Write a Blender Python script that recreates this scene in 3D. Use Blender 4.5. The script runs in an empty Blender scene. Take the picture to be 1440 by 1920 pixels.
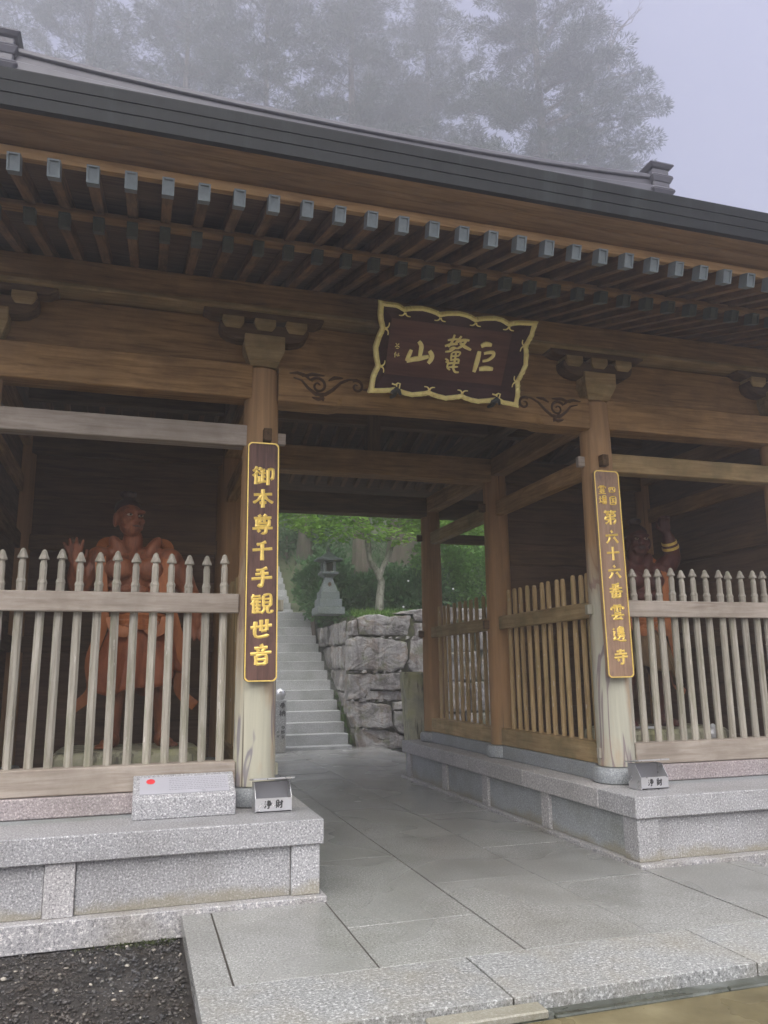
import bpy, bmesh, math, random
import numpy as np
from mathutils import Matrix, Vector, noise as mnoise

# ------------------------------------------------------------------ camera, sky, sun, exposure
scene = bpy.context.scene
CAM = (-2.8098, -7.1533, 1.6798); YAW, PITCH, ROLL, FPX = 0.3005, 0.1992, -0.0122, 1478.9
fw = Vector((math.sin(YAW)*math.cos(PITCH), math.cos(YAW)*math.cos(PITCH), math.sin(PITCH)))
rt = Vector((math.cos(YAW), -math.sin(YAW), 0)); up = rt.cross(fw)
r2 = math.cos(ROLL)*rt + math.sin(ROLL)*up; u2 = -math.sin(ROLL)*rt + math.cos(ROLL)*up
cd = bpy.data.cameras.new('camera'); cam = bpy.data.objects.new('camera', cd)
scene.collection.objects.link(cam); scene.camera = cam
cam.matrix_world = Matrix(((r2.x, u2.x, -fw.x, CAM[0]), (r2.y, u2.y, -fw.y, CAM[1]), (r2.z, u2.z, -fw.z, CAM[2]), (0, 0, 0, 1)))
cd.sensor_fit = 'VERTICAL'; cd.sensor_height = 24; cd.lens = 24*FPX/1920
cd.clip_start = 0.05; cd.clip_end = 600

SUN_EL, SUN_AZ = math.radians(54), math.radians(205)      # behind the viewer, high
world = bpy.data.worlds.new('World'); scene.world = world; world.use_nodes = True
wn, wl = world.node_tree.nodes, world.node_tree.links
bg = wn['Background']; sky = wn.new('ShaderNodeTexSky'); sky.sky_type = 'NISHITA'; sky.sun_disc = False
sky.sun_elevation = SUN_EL; sky.sun_rotation = SUN_AZ; sky.dust_density = 6; sky.air_density = 1.0; sky.ozone_density = 1.5
mixw = wn.new('ShaderNodeMix'); mixw.data_type = 'RGBA'; mixw.inputs[0].default_value = 0.82
wl.new(sky.outputs[0], mixw.inputs[6]); mixw.inputs[7].default_value = (1.9, 1.95, 2.9, 1)   # the grey-lavender cloud sheet
wl.new(mixw.outputs[2], bg.inputs[0]); bg.inputs[1].default_value = 0.051
sd = bpy.data.lights.new('sun', 'SUN'); sd.energy = 1.5; sd.angle = math.radians(75); sd.color = (1, 0.97, 0.93)
sun = bpy.data.objects.new('sun', sd); scene.collection.objects.link(sun)
sdir = Vector((math.sin(SUN_AZ)*math.cos(SUN_EL), math.cos(SUN_AZ)*math.cos(SUN_EL), math.sin(SUN_EL)))
sun.rotation_euler = sdir.to_track_quat('Z', 'Y').to_euler()
vs = scene.view_settings; vs.view_transform = 'Standard'; vs.look = 'None'; vs.gamma = 1; vs.use_curve_mapping = False
vs.exposure = 2.33
cy = scene.cycles
cy.max_bounces = 8; cy.diffuse_bounces = 5; cy.glossy_bounces = 3; cy.volume_bounces = 2; cy.transmission_bounces = 3
cy.caustics_reflective = False; cy.caustics_refractive = False
cy.use_denoising = True
try: cy.denoiser = 'OPENIMAGEDENOISE'
except Exception: pass

random.seed(7); RNG = np.random.default_rng(11)
COL = scene.collection
WM = {}                                                   # world matrix of each object built

# ------------------------------------------------------------------ helpers
def sr(r, g, b):
    f = lambda c: (c/255/12.92 if c/255 <= .04045 else ((c/255+.055)/1.055)**2.4)
    return (f(r), f(g), f(b), 1)

def link(o, parent=None, M=None):
    M = M if M is not None else Matrix.Identity(4)
    COL.objects.link(o); WM[o] = M.copy()
    if parent is not None:
        o.parent = parent; o.matrix_parent_inverse = WM[parent].inverted()
    o.matrix_basis = M
    return o

def tag(o, label=None, cat=None, group=None, kind=None):
    if label: o['label'] = label
    if cat: o['category'] = cat
    if group: o['group'] = group
    if kind: o['kind'] = kind
    return o

def thing(name, label, cat, loc=(0, 0, 0), group=None):
    o = bpy.data.objects.new(name, None); o.empty_display_size = .2
    link(o, None, Matrix.Translation(loc)); return tag(o, label, cat, group)

def group_part(name, parent, loc):                        # an Empty that gathers the sub-parts of a part
    o = bpy.data.objects.new(name, None); o.empty_display_size = .1
    return link(o, parent, Matrix.Translation(loc))

class MB:
    def __init__(s): s.v = []; s.f = []
    def add(s, vs, fs):
        n = len(s.v); s.v += [tuple(p) for p in vs]; s.f += [tuple(i+n for i in f) for f in fs]; return s
    def box(s, x0, x1, y0, y1, z0, z1):
        return s.add([(x0,y0,z0),(x1,y0,z0),(x1,y1,z0),(x0,y1,z0),(x0,y0,z1),(x1,y0,z1),(x1,y1,z1),(x0,y1,z1)],
                     [(0,3,2,1),(4,5,6,7),(0,1,5,4),(1,2,6,5),(2,3,7,6),(3,0,4,7)])
    def frustum(s, c, w0, d0, w1, d1, z0, z1):
        x, y = c
        return s.add([(x-w0,y-d0,z0),(x+w0,y-d0,z0),(x+w0,y+d0,z0),(x-w0,y+d0,z0),(x-w1,y-d1,z1),(x+w1,y-d1,z1),(x+w1,y+d1,z1),(x-w1,y+d1,z1)],
                     [(0,3,2,1),(4,5,6,7),(0,1,5,4),(1,2,6,5),(2,3,7,6),(3,0,4,7)])
    def prism_x(s, prof, x0, x1):                         # profile [(y,z)...] extruded along x
        n = len(prof)
        return s.add([(x0,y,z) for y,z in prof]+[(x1,y,z) for y,z in prof],
                     [tuple(range(n))[::-1], tuple(range(n,2*n))]+[(i,(i+1)%n,n+(i+1)%n,n+i) for i in range(n)])
    def prism_y(s, prof, y0, y1):                         # profile [(x,z)...] extruded along y
        n = len(prof)
        return s.add([(x,y0,z) for x,z in prof]+[(x,y1,z) for x,z in prof],
                     [tuple(range(n)), tuple(range(n,2*n))[::-1]]+[(i,n+i,n+(i+1)%n,(i+1)%n) for i in range(n)])
    def lathe(s, prof, n=16, c=(0,0), sq=None):           # profile [(r,z)...]
        vs = []
        for r, z in prof:
            for k in range(n):
                a = 2*math.pi*(k+.5)/n; vs.append((c[0]+r*math.cos(a), c[1]+r*math.sin(a), z))
        fs = [(i*n+k, i*n+(k+1)%n, (i+1)*n+(k+1)%n, (i+1)*n+k) for i in range(len(prof)-1) for k in range(n)]
        fs += [tuple(range(n))[::-1], tuple((len(prof)-1)*n+k for k in range(n))]
        return s.add(vs, fs)
    def tube(s, pts, rads, n=8):
        pts = [Vector(p) for p in pts]; rings = []
        ref = Vector((0.3, 0.2, 1))
        for i, p in enumerate(pts):
            d = (pts[min(i+1, len(pts)-1)]-pts[max(i-1, 0)]).normalized()
            a = d.cross(ref)
            if a.length < 1e-3: a = d.cross(Vector((1, 0, 0)))
            a.normalize(); b = d.cross(a); r = rads[i] if hasattr(rads, '__len__') else rads
            rings.append([p+a*r*math.cos(2*math.pi*k/n)+b*r*math.sin(2*math.pi*k/n) for k in range(n)])
        vs = [q for r in rings for q in r]
        fs = [(i*n+k, (i+1)*n+k, (i+1)*n+(k+1)%n, i*n+(k+1)%n) for i in range(len(rings)-1) for k in range(n)]
        fs += [tuple(range(n)), tuple((len(rings)-1)*n+k for k in range(n))[::-1]]
        return s.add(vs, fs)
    def mesh(s, name='m', bevel=0, smooth=False, seg=1):
        me = bpy.data.meshes.new(name); bm = bmesh.new()
        vv = [bm.verts.new(p) for p in s.v]
        for f in s.f:
            try: bm.faces.new([vv[i] for i in f])
            except ValueError: pass
        bmesh.ops.recalc_face_normals(bm, faces=bm.faces)
        if bevel:
            es = [e for e in bm.edges if len(e.link_faces) == 2 and e.calc_face_angle(0) > .35]
            bmesh.ops.bevel(bm, geom=es, offset=bevel, segments=seg, affect='EDGES', profile=.5, clamp_overlap=True)
        bm.to_mesh(me); bm.free()
        if smooth:
            me.polygons.foreach_set('use_smooth', [True]*len(me.polygons))
            try: me.set_sharp_from_angle(angle=math.radians(40))
            except Exception: pass
        return me
    def build(s, name, mat, parent=None, bevel=0, smooth=False, M=None, seg=1):
        me = s.mesh(name, bevel, smooth, seg); me.materials.append(mat)
        return link(bpy.data.objects.new(name, me), parent, M)

def put(name, me, parent, M): return link(bpy.data.objects.new(name, me), parent, M)

_bc = {}
def beam(name, p0, p1, w, h, mat, parent, bevel=.008, jitter=True):
    """a timber from p0 to p1 (centre line), w wide across, h high; its own X runs along the grain"""
    p0, p1 = Vector(p0), Vector(p1); d = p1-p0; L = d.length
    key = (round(L, 3), w, h, mat.name, bevel)
    if key not in _bc:
        me = MB().box(-L/2, L/2, -w/2, w/2, -h/2, h/2).mesh(name, min(bevel, w*.3, h*.3)); me.materials.append(mat); _bc[key] = me
    x = d.normalized(); zz = Vector((0, 0, 1)) if abs(x.z) < .9 else Vector((0, -1, 0))
    y = zz.cross(x).normalized(); z = x.cross(y); c = (p0+p1)/2
    M = Matrix(((x.x, y.x, z.x, c.x), (x.y, y.y, z.y, c.y), (x.z, y.z, z.z, c.z), (0, 0, 0, 1)))
    return put(name, _bc[key], parent, M)

def np_mesh(name, V, F, mat, parent=None, smooth=False):
    me = bpy.data.meshes.new(name); V = np.asarray(V, np.float32); F = np.asarray(F, np.int32)
    k = F.shape[1]
    me.vertices.add(len(V)); me.vertices.foreach_set('co', V.ravel())
    me.loops.add(F.size); me.loops.foreach_set('vertex_index', F.ravel())
    me.polygons.add(len(F)); me.polygons.foreach_set('loop_start', np.arange(len(F), dtype=np.int32)*k)
    me.update(calc_edges=True); me.validate()
    if smooth: me.polygons.foreach_set('use_smooth', np.ones(len(F), bool))
    me.materials.append(mat)
    return link(bpy.data.objects.new(name, me), parent)

# ------------------------------------------------------------------ materials
class NT:
    def __init__(s, name):
        s.m = bpy.data.materials.new(name); s.m.use_nodes = True; s.t = s.m.node_tree; s.b = s.t.nodes['Principled BSDF']
    def n(s, typ, **kw):
        nd = s.t.nodes.new('ShaderNode'+typ)
        for k, v in kw.items():
            if k in nd.inputs: nd.inputs[k].default_value = v
            else: setattr(nd, k, v)
        return nd
    def l(s, a, b): s.t.links.new(a, b)
    def coords(s, kind='Object', scale=(1,1,1), rnd=True):
        tc = s.n('TexCoord'); mp = s.n('Mapping'); mp.inputs['Scale'].default_value = scale
        src = tc.outputs[kind] if kind != 'World' else s.n('NewGeometry').outputs['Position']
        if rnd and kind == 'Object':
            oi = s.n('ObjectInfo'); mu = s.n('Math', operation='MULTIPLY'); mu.inputs[1].default_value = 37.0
            s.l(oi.outputs['Random'], mu.inputs[0]); ad = s.n('VectorMath', operation='ADD')
            s.l(src, ad.inputs[0]); s.l(mu.outputs[0], ad.inputs[1]); src = ad.outputs[0]
        s.l(src, mp.inputs['Vector']); return mp.outputs[0]
    def noise(s, vec, scale, detail=4, rough=.55, dist=0):
        nd = s.n('TexNoise'); nd.inputs['Scale'].default_value = scale; nd.inputs['Detail'].default_value = detail
        nd.inputs['Roughness'].default_value = rough; nd.inputs['Distortion'].default_value = dist
        s.l(vec, nd.inputs['Vector']); return nd.outputs['Fac']
    def ramp(s, fac, stops, interp='LINEAR'):
        r = s.n('ValToRGB'); r.color_ramp.interpolation = interp; e = r.color_ramp.elements
        while len(e) < len(stops): e.new(.5)
        for el, (p, c) in zip(e, stops): el.position = p; el.color = c if len(c) == 4 else (*c, 1)
        s.l(fac, r.inputs[0]); return r.outputs[0]
    def mix(s, fac, a, b, mode='MIX'):
        m = s.n('Mix'); m.data_type = 'RGBA'; m.blend_type = mode
        for sock, v in ((m.inputs[0], fac), (m.inputs[6], a), (m.inputs[7], b)):
            if hasattr(v, 'is_linked') or isinstance(v, bpy.types.NodeSocket): s.l(v, sock)
            else: sock.default_value = v
        return m.outputs[2]
    def math(s, op, a, b=0.0):
        m = s.n('Math', operation=op)
        for i, v in enumerate((a, b)):
            if isinstance(v, bpy.types.NodeSocket): s.l(v, m.inputs[i])
            else: m.inputs[i].default_value = v
        return m.outputs[0]
    def mapr(s, v, a, b, c=0, d=1):
        m = s.n('MapRange'); s.l(v, m.inputs[0])
        for i, x in enumerate((a, b, c, d)): m.inputs[i+1].default_value = x
        return m.outputs[0]
    def bump(s, h, strength=.3, dist=.01):
        b = s.n('Bump'); b.inputs['Strength'].default_value = strength; b.inputs['Distance'].default_value = dist
        s.l(h, b.inputs['Height']); s.l(b.outputs[0], s.b.inputs['Normal'])
    def fin(s, col=None, rough=None, metal=None, spec=None):
        for nm, v in (('Base Color', col), ('Roughness', rough), ('Metallic', metal), ('Specular IOR Level', spec)):
            if v is None: continue
            if isinstance(v, bpy.types.NodeSocket): s.l(v, s.b.inputs[nm])
            else: s.b.inputs[nm].default_value = v
        return s.m
    def vary(s, col, lo=.85, hi=1.15):
        oi = s.n('ObjectInfo'); h = s.n('HueSaturation'); s.l(s.mapr(oi.outputs['Random'], 0, 1, lo, hi), h.inputs['Value'])
        s.l(col, h.inputs['Color']); return h.outputs[0]

def wood(name, c0, c1, c2, axis='x', rough=.75, stain=None, stain_amt=.5, vlo=.85, vhi=1.12, gs=1.0):
    t = NT(name); sc = {'x': (1.9*gs, 25*gs, 25*gs), 'z': (25*gs, 25*gs, 1.9*gs), 'y': (25*gs, 1.9*gs, 25*gs)}[axis]
    v = t.coords('Object', sc); g = t.noise(v, 1, 6, .62, .6)
    col = t.ramp(g, [(.28, c0), (.5, c1), (.74, c2)])
    big = t.noise(t.coords('Object', (1, 1, 1)), 2.1, 3)
    col = t.mix(t.mapr(big, .35, .7, 0, .35), col, (c0[0]*.6, c0[1]*.6, c0[2]*.6, 1))
    if stain: col = t.mix(t.mapr(t.noise(t.coords('Object', (1, 1, 1)), 3.3, 5, .65), .45, .65, 0, stain_amt), col, stain)
    t.bump(g, .35, .004)
    return t.fin(t.vary(col, vlo, vhi), t.mapr(g, .3, .7, rough+.08, rough-.12), spec=.3)

def granite(name, dark, mid, light, scale=70, stain=(.12, .11, .09, 1), st=.35, rough=.55, pink=None, wet=0, algae=False):
    t = NT(name); p = t.coords('World')
    a = t.noise(p, scale, 2.5, .7); b = t.noise(p, scale*2.3, 1, .5)
    col = t.ramp(a, [(.33, dark), (.43, mid), (.54, mid), (.64, light)])
    col = t.mix(t.mapr(b, .56, .66, 0, .65), col, (dark[0]*.7, dark[1]*.7, dark[2]*.7, 1))
    if pink: col = t.mix(t.mapr(t.noise(p, 1.1, 3), .35, .6, 0, .6), col, pink, 'MULTIPLY')
    s = t.noise(p, 1.7, 5, .6); col = t.mix(t.mapr(s, .45, .72, 0, st), col, stain)
    zz = t.n('SeparateXYZ'); t.l(t.n('NewGeometry').outputs['Position'], zz.inputs[0])       # algae creeping up from the ground
    alg = t.math('ADD', zz.outputs[2], t.mapr(t.noise(p, 2.3, 5, .65), 0, 1, -.16, .16))
    if wet: col = t.mix(t.mapr(t.noise(p, .75, 4, .6), .38, .62, 0, .38), col, [c*.5 for c in mid[:3]]+[1])    # damp patches
    if algae: col = t.mix(t.mapr(alg, .06, .13, .6, 0), col, sr(134, 126, 98))
    t.bump(a, .22, .003)
    rg = t.mapr(t.noise(p, .7, 2, .4), .2, .8, rough-.12-wet, rough+.14)
    return t.fin(t.vary(col, .9, 1.08), rg, spec=.5)

M = {}
M['beam'] = wood('aged_brown_timber', sr(112,84,52), sr(162,127,82), sr(190,153,104), stain=sr(98,74,50), stain_amt=.35)
M['dark'] = wood('dark_timber', sr(68,52,36), sr(100,78,54), sr(120,96,68))
M['rafter'] = wood('rafter_timber', sr(84,62,42), sr(124,94,64), sr(142,110,76), stain=sr(52,50,42), stain_amt=.5)
M['tan'] = wood('tan_eave_board', sr(156,121,80), sr(188,152,106), sr(204,170,124))
M['brown'] = wood('brown_eave_board', sr(110,83,55), sr(146,114,78), sr(164,132,94))
M['grey'] = wood('weathered_grey_timber', sr(138,126,113), sr(167,156,143), sr(185,175,163), stain=sr(126,116,101), stain_amt=.4, vlo=.95, vhi=1.06)
M['side'] = wood('ochre_side_timber', sr(132,108,72), sr(168,142,100), sr(186,162,120), stain=sr(100,98,62), stain_amt=.5)
M['board'] = wood('plank_wall_timber', sr(74,56,42), sr(100,78,58), sr(114,92,70), vlo=.85, vhi=1.1)
def picket_mat(name, a, b, c, st, vlo=.8, vhi=1.1):
    t = NT(name); g = t.noise(t.coords('Object', (30, 30, 1.5)), 1, 6, .62, .5)
    col = t.ramp(g, [(.28, a), (.5, b), (.72, c)])
    p = t.noise(t.coords('Object', (9, 9, 2.0)), 1, 5, .7)
    col = t.mix(t.mapr(p, .5, .66, 0, .6), col, st); w = t.noise(t.coords('Object', (60, 60, 9)), 1, 3)
    col = t.mix(t.mapr(w, .66, .72, 0, .7), col, sr(214, 210, 200)); t.bump(g, .3, .003)
    return t.fin(t.vary(col, vlo, vhi), .78, spec=.3)
M['picket'] = picket_mat('weathered_picket_timber', sr(132,126,112), sr(165,159,145), sr(186,181,169), sr(134,134,110))
M['picket2'] = picket_mat('brown_picket_timber', sr(136,112,74), sr(172,146,104), sr(192,168,126), sr(140,130,86))

def column_mat(name, low, streak, top, h0, h1):
    t = NT(name); v = t.coords('Object', (16, 16, .7)); g = t.noise(v, 1, 6, .6, 1.0)
    tp = t.ramp(g, [(.28, [c*.72 for c in top[:3]]), (.5, top), (.74, [min(1, c*1.28) for c in top[:3]])])
    z = t.n('SeparateXYZ'); t.l(t.n('NewGeometry').outputs['Position'], z.inputs[0])
    lw = t.mix(t.mapr(g, .35, .65), [c*.82 for c in low[:3]]+[1], low)
    fl = t.noise(t.coords('Object', (4.2, 4.2, .8)), 1, 2, .5, 1.6)                # flame-like heartwood streaks
    lw = t.mix(t.ramp(fl, [(.52, (0, 0, 0)), (.55, (.85,)*3), (.60, (.7,)*3), (.63, (0, 0, 0))]), lw, streak)
    bl = t.noise(t.coords('Object', (5, 5, 1.1)), 1, 4, .6)
    lw = t.mix(t.mapr(bl, .58, .72, 0, .55), lw, sr(176, 140, 104))
    hz = t.math('ADD', z.outputs[2], t.mapr(t.noise(t.coords('Object', (6, 6, 1.2)), 1, 3), 0, 1, -.9, .9))
    col = t.mix(t.mapr(hz, h0, h1), lw, tp); t.bump(g, .3, .004)
    ck = t.noise(t.coords('Object', (26, 26, .35)), 1, 2, .5, .3)                    # long drying cracks
    col = t.mix(t.mapr(ck, .70, .73, 0, .75), col, sr(70, 52, 40))
    return t.fin(col, .72, spec=.3)
M['col_front'] = column_mat('weathered_column_timber', sr(190,187,166), sr(118,112,122), sr(160,128,92), 1.5, 2.6)
M['col_front_r'] = column_mat('streaked_column_timber', sr(184,182,164), sr(120,102,110), sr(168,134,96), 1.9, 3.0)
M['col_in'] = column_mat('brown_column_timber', sr(152,124,86), sr(128,103,74), sr(154,119,82), .6, 1.4)

M['granite'] = granite('grey_granite', sr(97,98,101), sr(163,163,164), sr(224,224,223), 66, algae=True)
M['granite_top'] = granite('pale_granite_slab', sr(112,110,112), sr(170,168,167), sr(218,216,212), 60, st=.25)
M['granite_side'] = granite('blue_grey_granite', sr(110,114,116), sr(148,153,155), sr(186,191,193), 70, stain=sr(96,98,74), st=.5, algae=True)  # bluish-grey granite for side panels, sills, base stones and floor
M['granite_pink'] = granite('pinkish_granite', sr(112,104,106), sr(162,153,152), sr(208,199,196), 60, pink=(1, .95, .945, 1))
M['granite_base'] = granite('base_course_granite', sr(98,98,102), sr(160,159,159), sr(216,214,210), 58, stain=sr(118,110,86), st=.6)
M['pave'] = granite('wet_paving_granite', sr(100,101,98), sr(150,151,147), sr(190,191,186), 66, stain=sr(104,102,92), st=.4, rough=.29, wet=.07)
M['kerb'] = granite('pale_kerb_granite', sr(94,96,96), sr(148,150,148), sr(208,210,208), 55, stain=sr(140,130,104), st=.45, rough=.5)
M['stair'] = granite('stair_granite', sr(122,124,123), sr(158,160,159), sr(188,190,189), 40, stain=sr(100,106,97), st=.6, rough=.6)
M['lantern'] = granite('dark_lantern_stone', sr(76,84,84), sr(102,110,110), sr(126,134,132), 40, stain=sr(74,86,66), st=.6, rough=.75)
t = NT('dark_joint'); M['joint'] = t.fin(sr(58, 52, 46), .8)

def rock_mat():
    t = NT('quarried_rock'); p = t.coords('World'); a = t.noise(p, 2.2, 6, .65, .7); b = t.noise(p, 26, 4, .7)
    col = t.ramp(a, [(.3, sr(66,66,63)), (.42, sr(118,116,113)), (.52, sr(148,147,145)), (.60, sr(118,107,94)), (.66, sr(130,126,122)), (.74, sr(172,172,170))])
    st = t.noise(t.coords('World', (5, 5, .8)), 1, 4, .6)
    col = t.mix(t.mapr(st, .52, .66, 0, .7), col, sr(78, 70, 70))
    col = t.mix(t.mapr(b, .5, .75, 0, .45), col, sr(186, 180, 174))
    col = t.mix(t.mapr(t.noise(p, 3.1, 5, .7), .54, .66, 0, .7), col, sr(92, 98, 58))
    t.bump(t.math('ADD', a, t.math('MULTIPLY', b, .35)), .8, .05); return t.fin(t.vary(col, .8, 1.12), .72, spec=.4)
M['rock'] = rock_mat()
def plain(name, c, rough=.6, metal=0, vary=0, scale=6, spec=.5):
    t = NT(name); col = t.mix(t.mapr(t.noise(t.coords('World'), scale, 5, .6), .3, .7), [x*(1-vary) for x in c[:3]]+[1], [min(1, x*(1+vary)) for x in c[:3]]+[1])
    return t.fin(col, t.mapr(t.noise(t.coords('World'), scale*2, 3), .3, .7, max(.05, rough-.08), rough+.08), metal, spec)
t = NT('dark_patinated_copper'); g = t.noise(t.coords('World', (7, 1, .8)), 1, 5, .65)
col = t.ramp(g, [(.3, sr(20,23,24)), (.55, sr(29,32,33)), (.72, sr(46,51,51))]); M['copper'] = t.fin(col, t.mapr(g, .3, .7, .5, .68), spec=.22)
M['copper_ridge'] = plain('ridge_copper', sr(78,77,84), .4, 0, .15, 4)
M['cap'] = plain('grey_green_copper_cap', sr(116,126,129), .5, 0, .12, 30)
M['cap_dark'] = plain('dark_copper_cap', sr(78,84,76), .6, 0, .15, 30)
M['gold'] = plain('gold_leaf', (.92, .66, .17, 1), .38, .35, .12, 40)
M['gold_dull'] = plain('old_gold_leaf', (.98, .79, .32, 1), .38, .12, .14, 20)
M['steel'] = plain('brushed_stainless_steel', (.66, .66, .66, 1), .32, .75, .03, 5)
M['steel_in'] = plain('shaded_steel_lining', (.30, .30, .31, 1), .4, .5, .05, 5)  # darker copy of the steel, with the shade inside the box in its colour
M['ink'] = plain('black_ink', (.012, .012, .012, 1), .5)
M['iron'] = plain('blackened_iron', (.05, .055, .055, 1), .45, .5, .2, 30)
M['red'] = plain('red_print', (.72, .05, .06, 1), .5)
M['plate'] = plain('grey_plate', sr(176, 176, 182), .35, 0, .05, 4)
def board_mat(name, a, b, c, blot):
    t = NT(name); v = t.coords('Object', (26, 26, 1.2)); g = t.noise(v, 1, 5, .6, 1.6)
    col = t.ramp(g, [(.3, a), (.5, b), (.72, c)]); z = t.noise(t.coords('Object', (9, 9, 4)), 1, 5, .7)
    col = t.mix(t.mapr(z, .54, .68, 0, .7), col, blot); t.bump(g, .2, .002); return t.fin(col, .55, spec=.4)
M['board_l'] = board_mat('dark_sign_board', sr(70,48,44), sr(98,70,62), sr(118,86,76), sr(64,44,34))
M['board_r'] = board_mat('faded_sign_board', sr(128,100,80), sr(150,122,100), sr(166,138,116), sr(104,84,78))
M['plaque'] = wood('dark_plaque_timber', sr(68,42,36), sr(94,62,52), sr(112,77,63), gs=.7, rough=.6, vlo=.97, vhi=1.03)
M['plaque_edge'] = wood('plaque_border_timber', sr(48,28,28), sr(64,40,38), sr(76,50,46), gs=.7, rough=.6, vlo=.97, vhi=1.03)
M['groove_shade'] = plain('painted_groove_shade', sr(84, 62, 44), .8, 0, .2, 20)  # dark brown that paints the shade of cut grooves onto raised strokes
def statue_mat(name, a, b, c):
    t = NT(name); g = t.noise(t.coords('Object', (14, 14, 2)), 1, 5, .6, .5); col = t.ramp(g, [(.3, a), (.5, b), (.7, c)])
    d = t.noise(t.coords('Object', (1, 1, 1)), 4, 5, .65); col = t.mix(t.mapr(d, .5, .7, 0, .5), col, [x*.6 for x in a[:3]]+[1])
    t.bump(t.math('ADD', t.noise(t.coords('Object', (1, 1, 1)), 22, 5, .7), g), .5, .012); return t.fin(col, t.mapr(d, .3, .7, .42, .7), spec=.4)
M['statue'] = statue_mat('red_brown_carved_wood', sr(100,60,40), sr(136,82,54), sr(160,102,68))
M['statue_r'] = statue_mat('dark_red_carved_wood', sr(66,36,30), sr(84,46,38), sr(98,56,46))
M['cloth'] = statue_mat('brown_carved_cloth', sr(120,64,36), sr(150,82,48), sr(168,98,60))
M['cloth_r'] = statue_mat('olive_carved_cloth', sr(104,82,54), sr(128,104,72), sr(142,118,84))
M['sash'] = statue_mat('orange_carved_sash', sr(140,84,48), sr(168,102,58), sr(182,116,70))
M['hair'] = plain('dark_hair_paint', sr(52,36,30), .6, 0, .2, 20)
M['eye'] = plain('white_eye_paint', sr(176, 158, 138), .35)
M['whitecloth'] = plain('pale_cloth', sr(206, 208, 210), .8, 0, .12, 40)
M['paper'] = plain('white_paper', sr(220, 222, 224), .7)
def leaf_mat(name, a, b, trans=.35, sc=1.6):
    t = NT(name); col = t.ramp(t.noise(t.coords('World'), sc, 4, .6), [(.35, a), (.65, b)])
    rn = t.n('NewGeometry'); h = t.n('HueSaturation'); t.l(t.mapr(rn.outputs['Random Per Island'], 0, 1, .7, 1.3), h.inputs['Value']); t.l(col, h.inputs['Color'])
    col = h.outputs[0]
    t.fin(col, .6, spec=.25); tr = t.n('BsdfTranslucent'); t.l(col, tr.inputs[0]); mx = t.n('MixShader'); mx.inputs[0].default_value = trans
    t.l(t.b.outputs[0], mx.inputs[1]); t.l(tr.outputs[0], mx.inputs[2]); t.l(mx.outputs[0], t.t.nodes['Material Output'].inputs[0]); return t.m
M['cedar'] = leaf_mat('cedar_foliage', (.028, .048, .03, 1), (.046, .072, .044, 1), .15, .5)
M['maple'] = leaf_mat('maple_foliage', (.19, .36, .06, 1), (.30, .48, .09, 1), .6, .8)
M['moss'] = leaf_mat('dark_moss', (.035, .05, .015, 1), (.06, .075, .022, 1), .2)
M['shrub'] = leaf_mat('dark_shrub_foliage', (.055, .125, .05, 1), (.10, .20, .075, 1), .35)
M['shrub2'] = leaf_mat('bright_shrub_foliage', (.13, .28, .07, 1), (.21, .39, .10, 1), .45)
M['grass'] = leaf_mat('fern_and_grass', (.08, .17, .03, 1), (.15, .26, .05, 1), .4)
def bark_mat(name, a, b, c, spots=None):
    t = NT(name); g = t.noise(t.coords('World', (9, 9, .6)), 1, 5, .65, .4); col = t.ramp(g, [(.3, a), (.5, b), (.7, c)])
    if spots: col = t.mix(t.mapr(t.noise(t.coords('World'), 7, 4, .6), .5, .62, 0, .8), col, spots)
    t.bump(g, .8, .05); return t.fin(col, .85, spec=.2)
M['bark'] = bark_mat('cedar_bark', sr(66,58,52), sr(96,86,78), sr(122,112,104))
M['bark_near'] = bark_mat('pale_shaggy_cedar_bark', sr(58,53,47), sr(82,75,67), sr(104,96,88), sr(74,82,60))
M['pale_bark'] = bark_mat('pale_mottled_bark', sr(112,112,100), sr(142,141,129), sr(166,165,154), sr(84,88,68))
def mossy():
    t = NT('mossy_stone'); p = t.coords('World'); a = t.noise(p, 5, 5, .65); col = t.ramp(a, [(.35, sr(150,150,130)), (.55, sr(176,174,146)), (.7, sr(190,186,166))])
    s = t.noise(t.coords('World', (9, 9, 1.2)), 1, 4, .6); col = t.mix(t.mapr(s, .52, .62, 0, .85), col, sr(84, 80, 70))
    g = t.noise(p, 2.4, 4); col = t.mix(t.mapr(g, .5, .65, 0, .7), col, sr(176, 178, 126)); t.bump(a, .4, .02); return t.fin(col, .8, spec=.3)
M['mossy'] = mossy()
# ------------------------------------------------------------------ ground, hill, pavement, road
def soil_mat(name, a, b, c, sc=5, rough=.75, bump=.5):
    t = NT(name); p = t.coords('World'); n = t.noise(p, sc, 7, .65); col = t.ramp(n, [(.3, a), (.5, b), (.7, c)])
    t.bump(n, bump, .03); return t.fin(col, t.mapr(t.noise(p, 1.4, 4), .4, .62, rough-.3, rough+.1), spec=.5)
M['soil'] = soil_mat('wet_dark_soil', sr(34,32,30), sr(52,49,46), sr(70,66,62), 14)
M['hill'] = soil_mat('forest_floor', sr(50,62,36), sr(80,90,58), (.13,.12,.08,1), 3)
M['road'] = soil_mat('mossy_wet_concrete', sr(78,72,52), sr(104,96,70), sr(126,118,90), 2.5, .5, .1)
M['gutter'] = soil_mat('wet_gutter_concrete', sr(46,50,44), sr(70,74,66), sr(104,108,104), 4, .4, .15)

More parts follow.
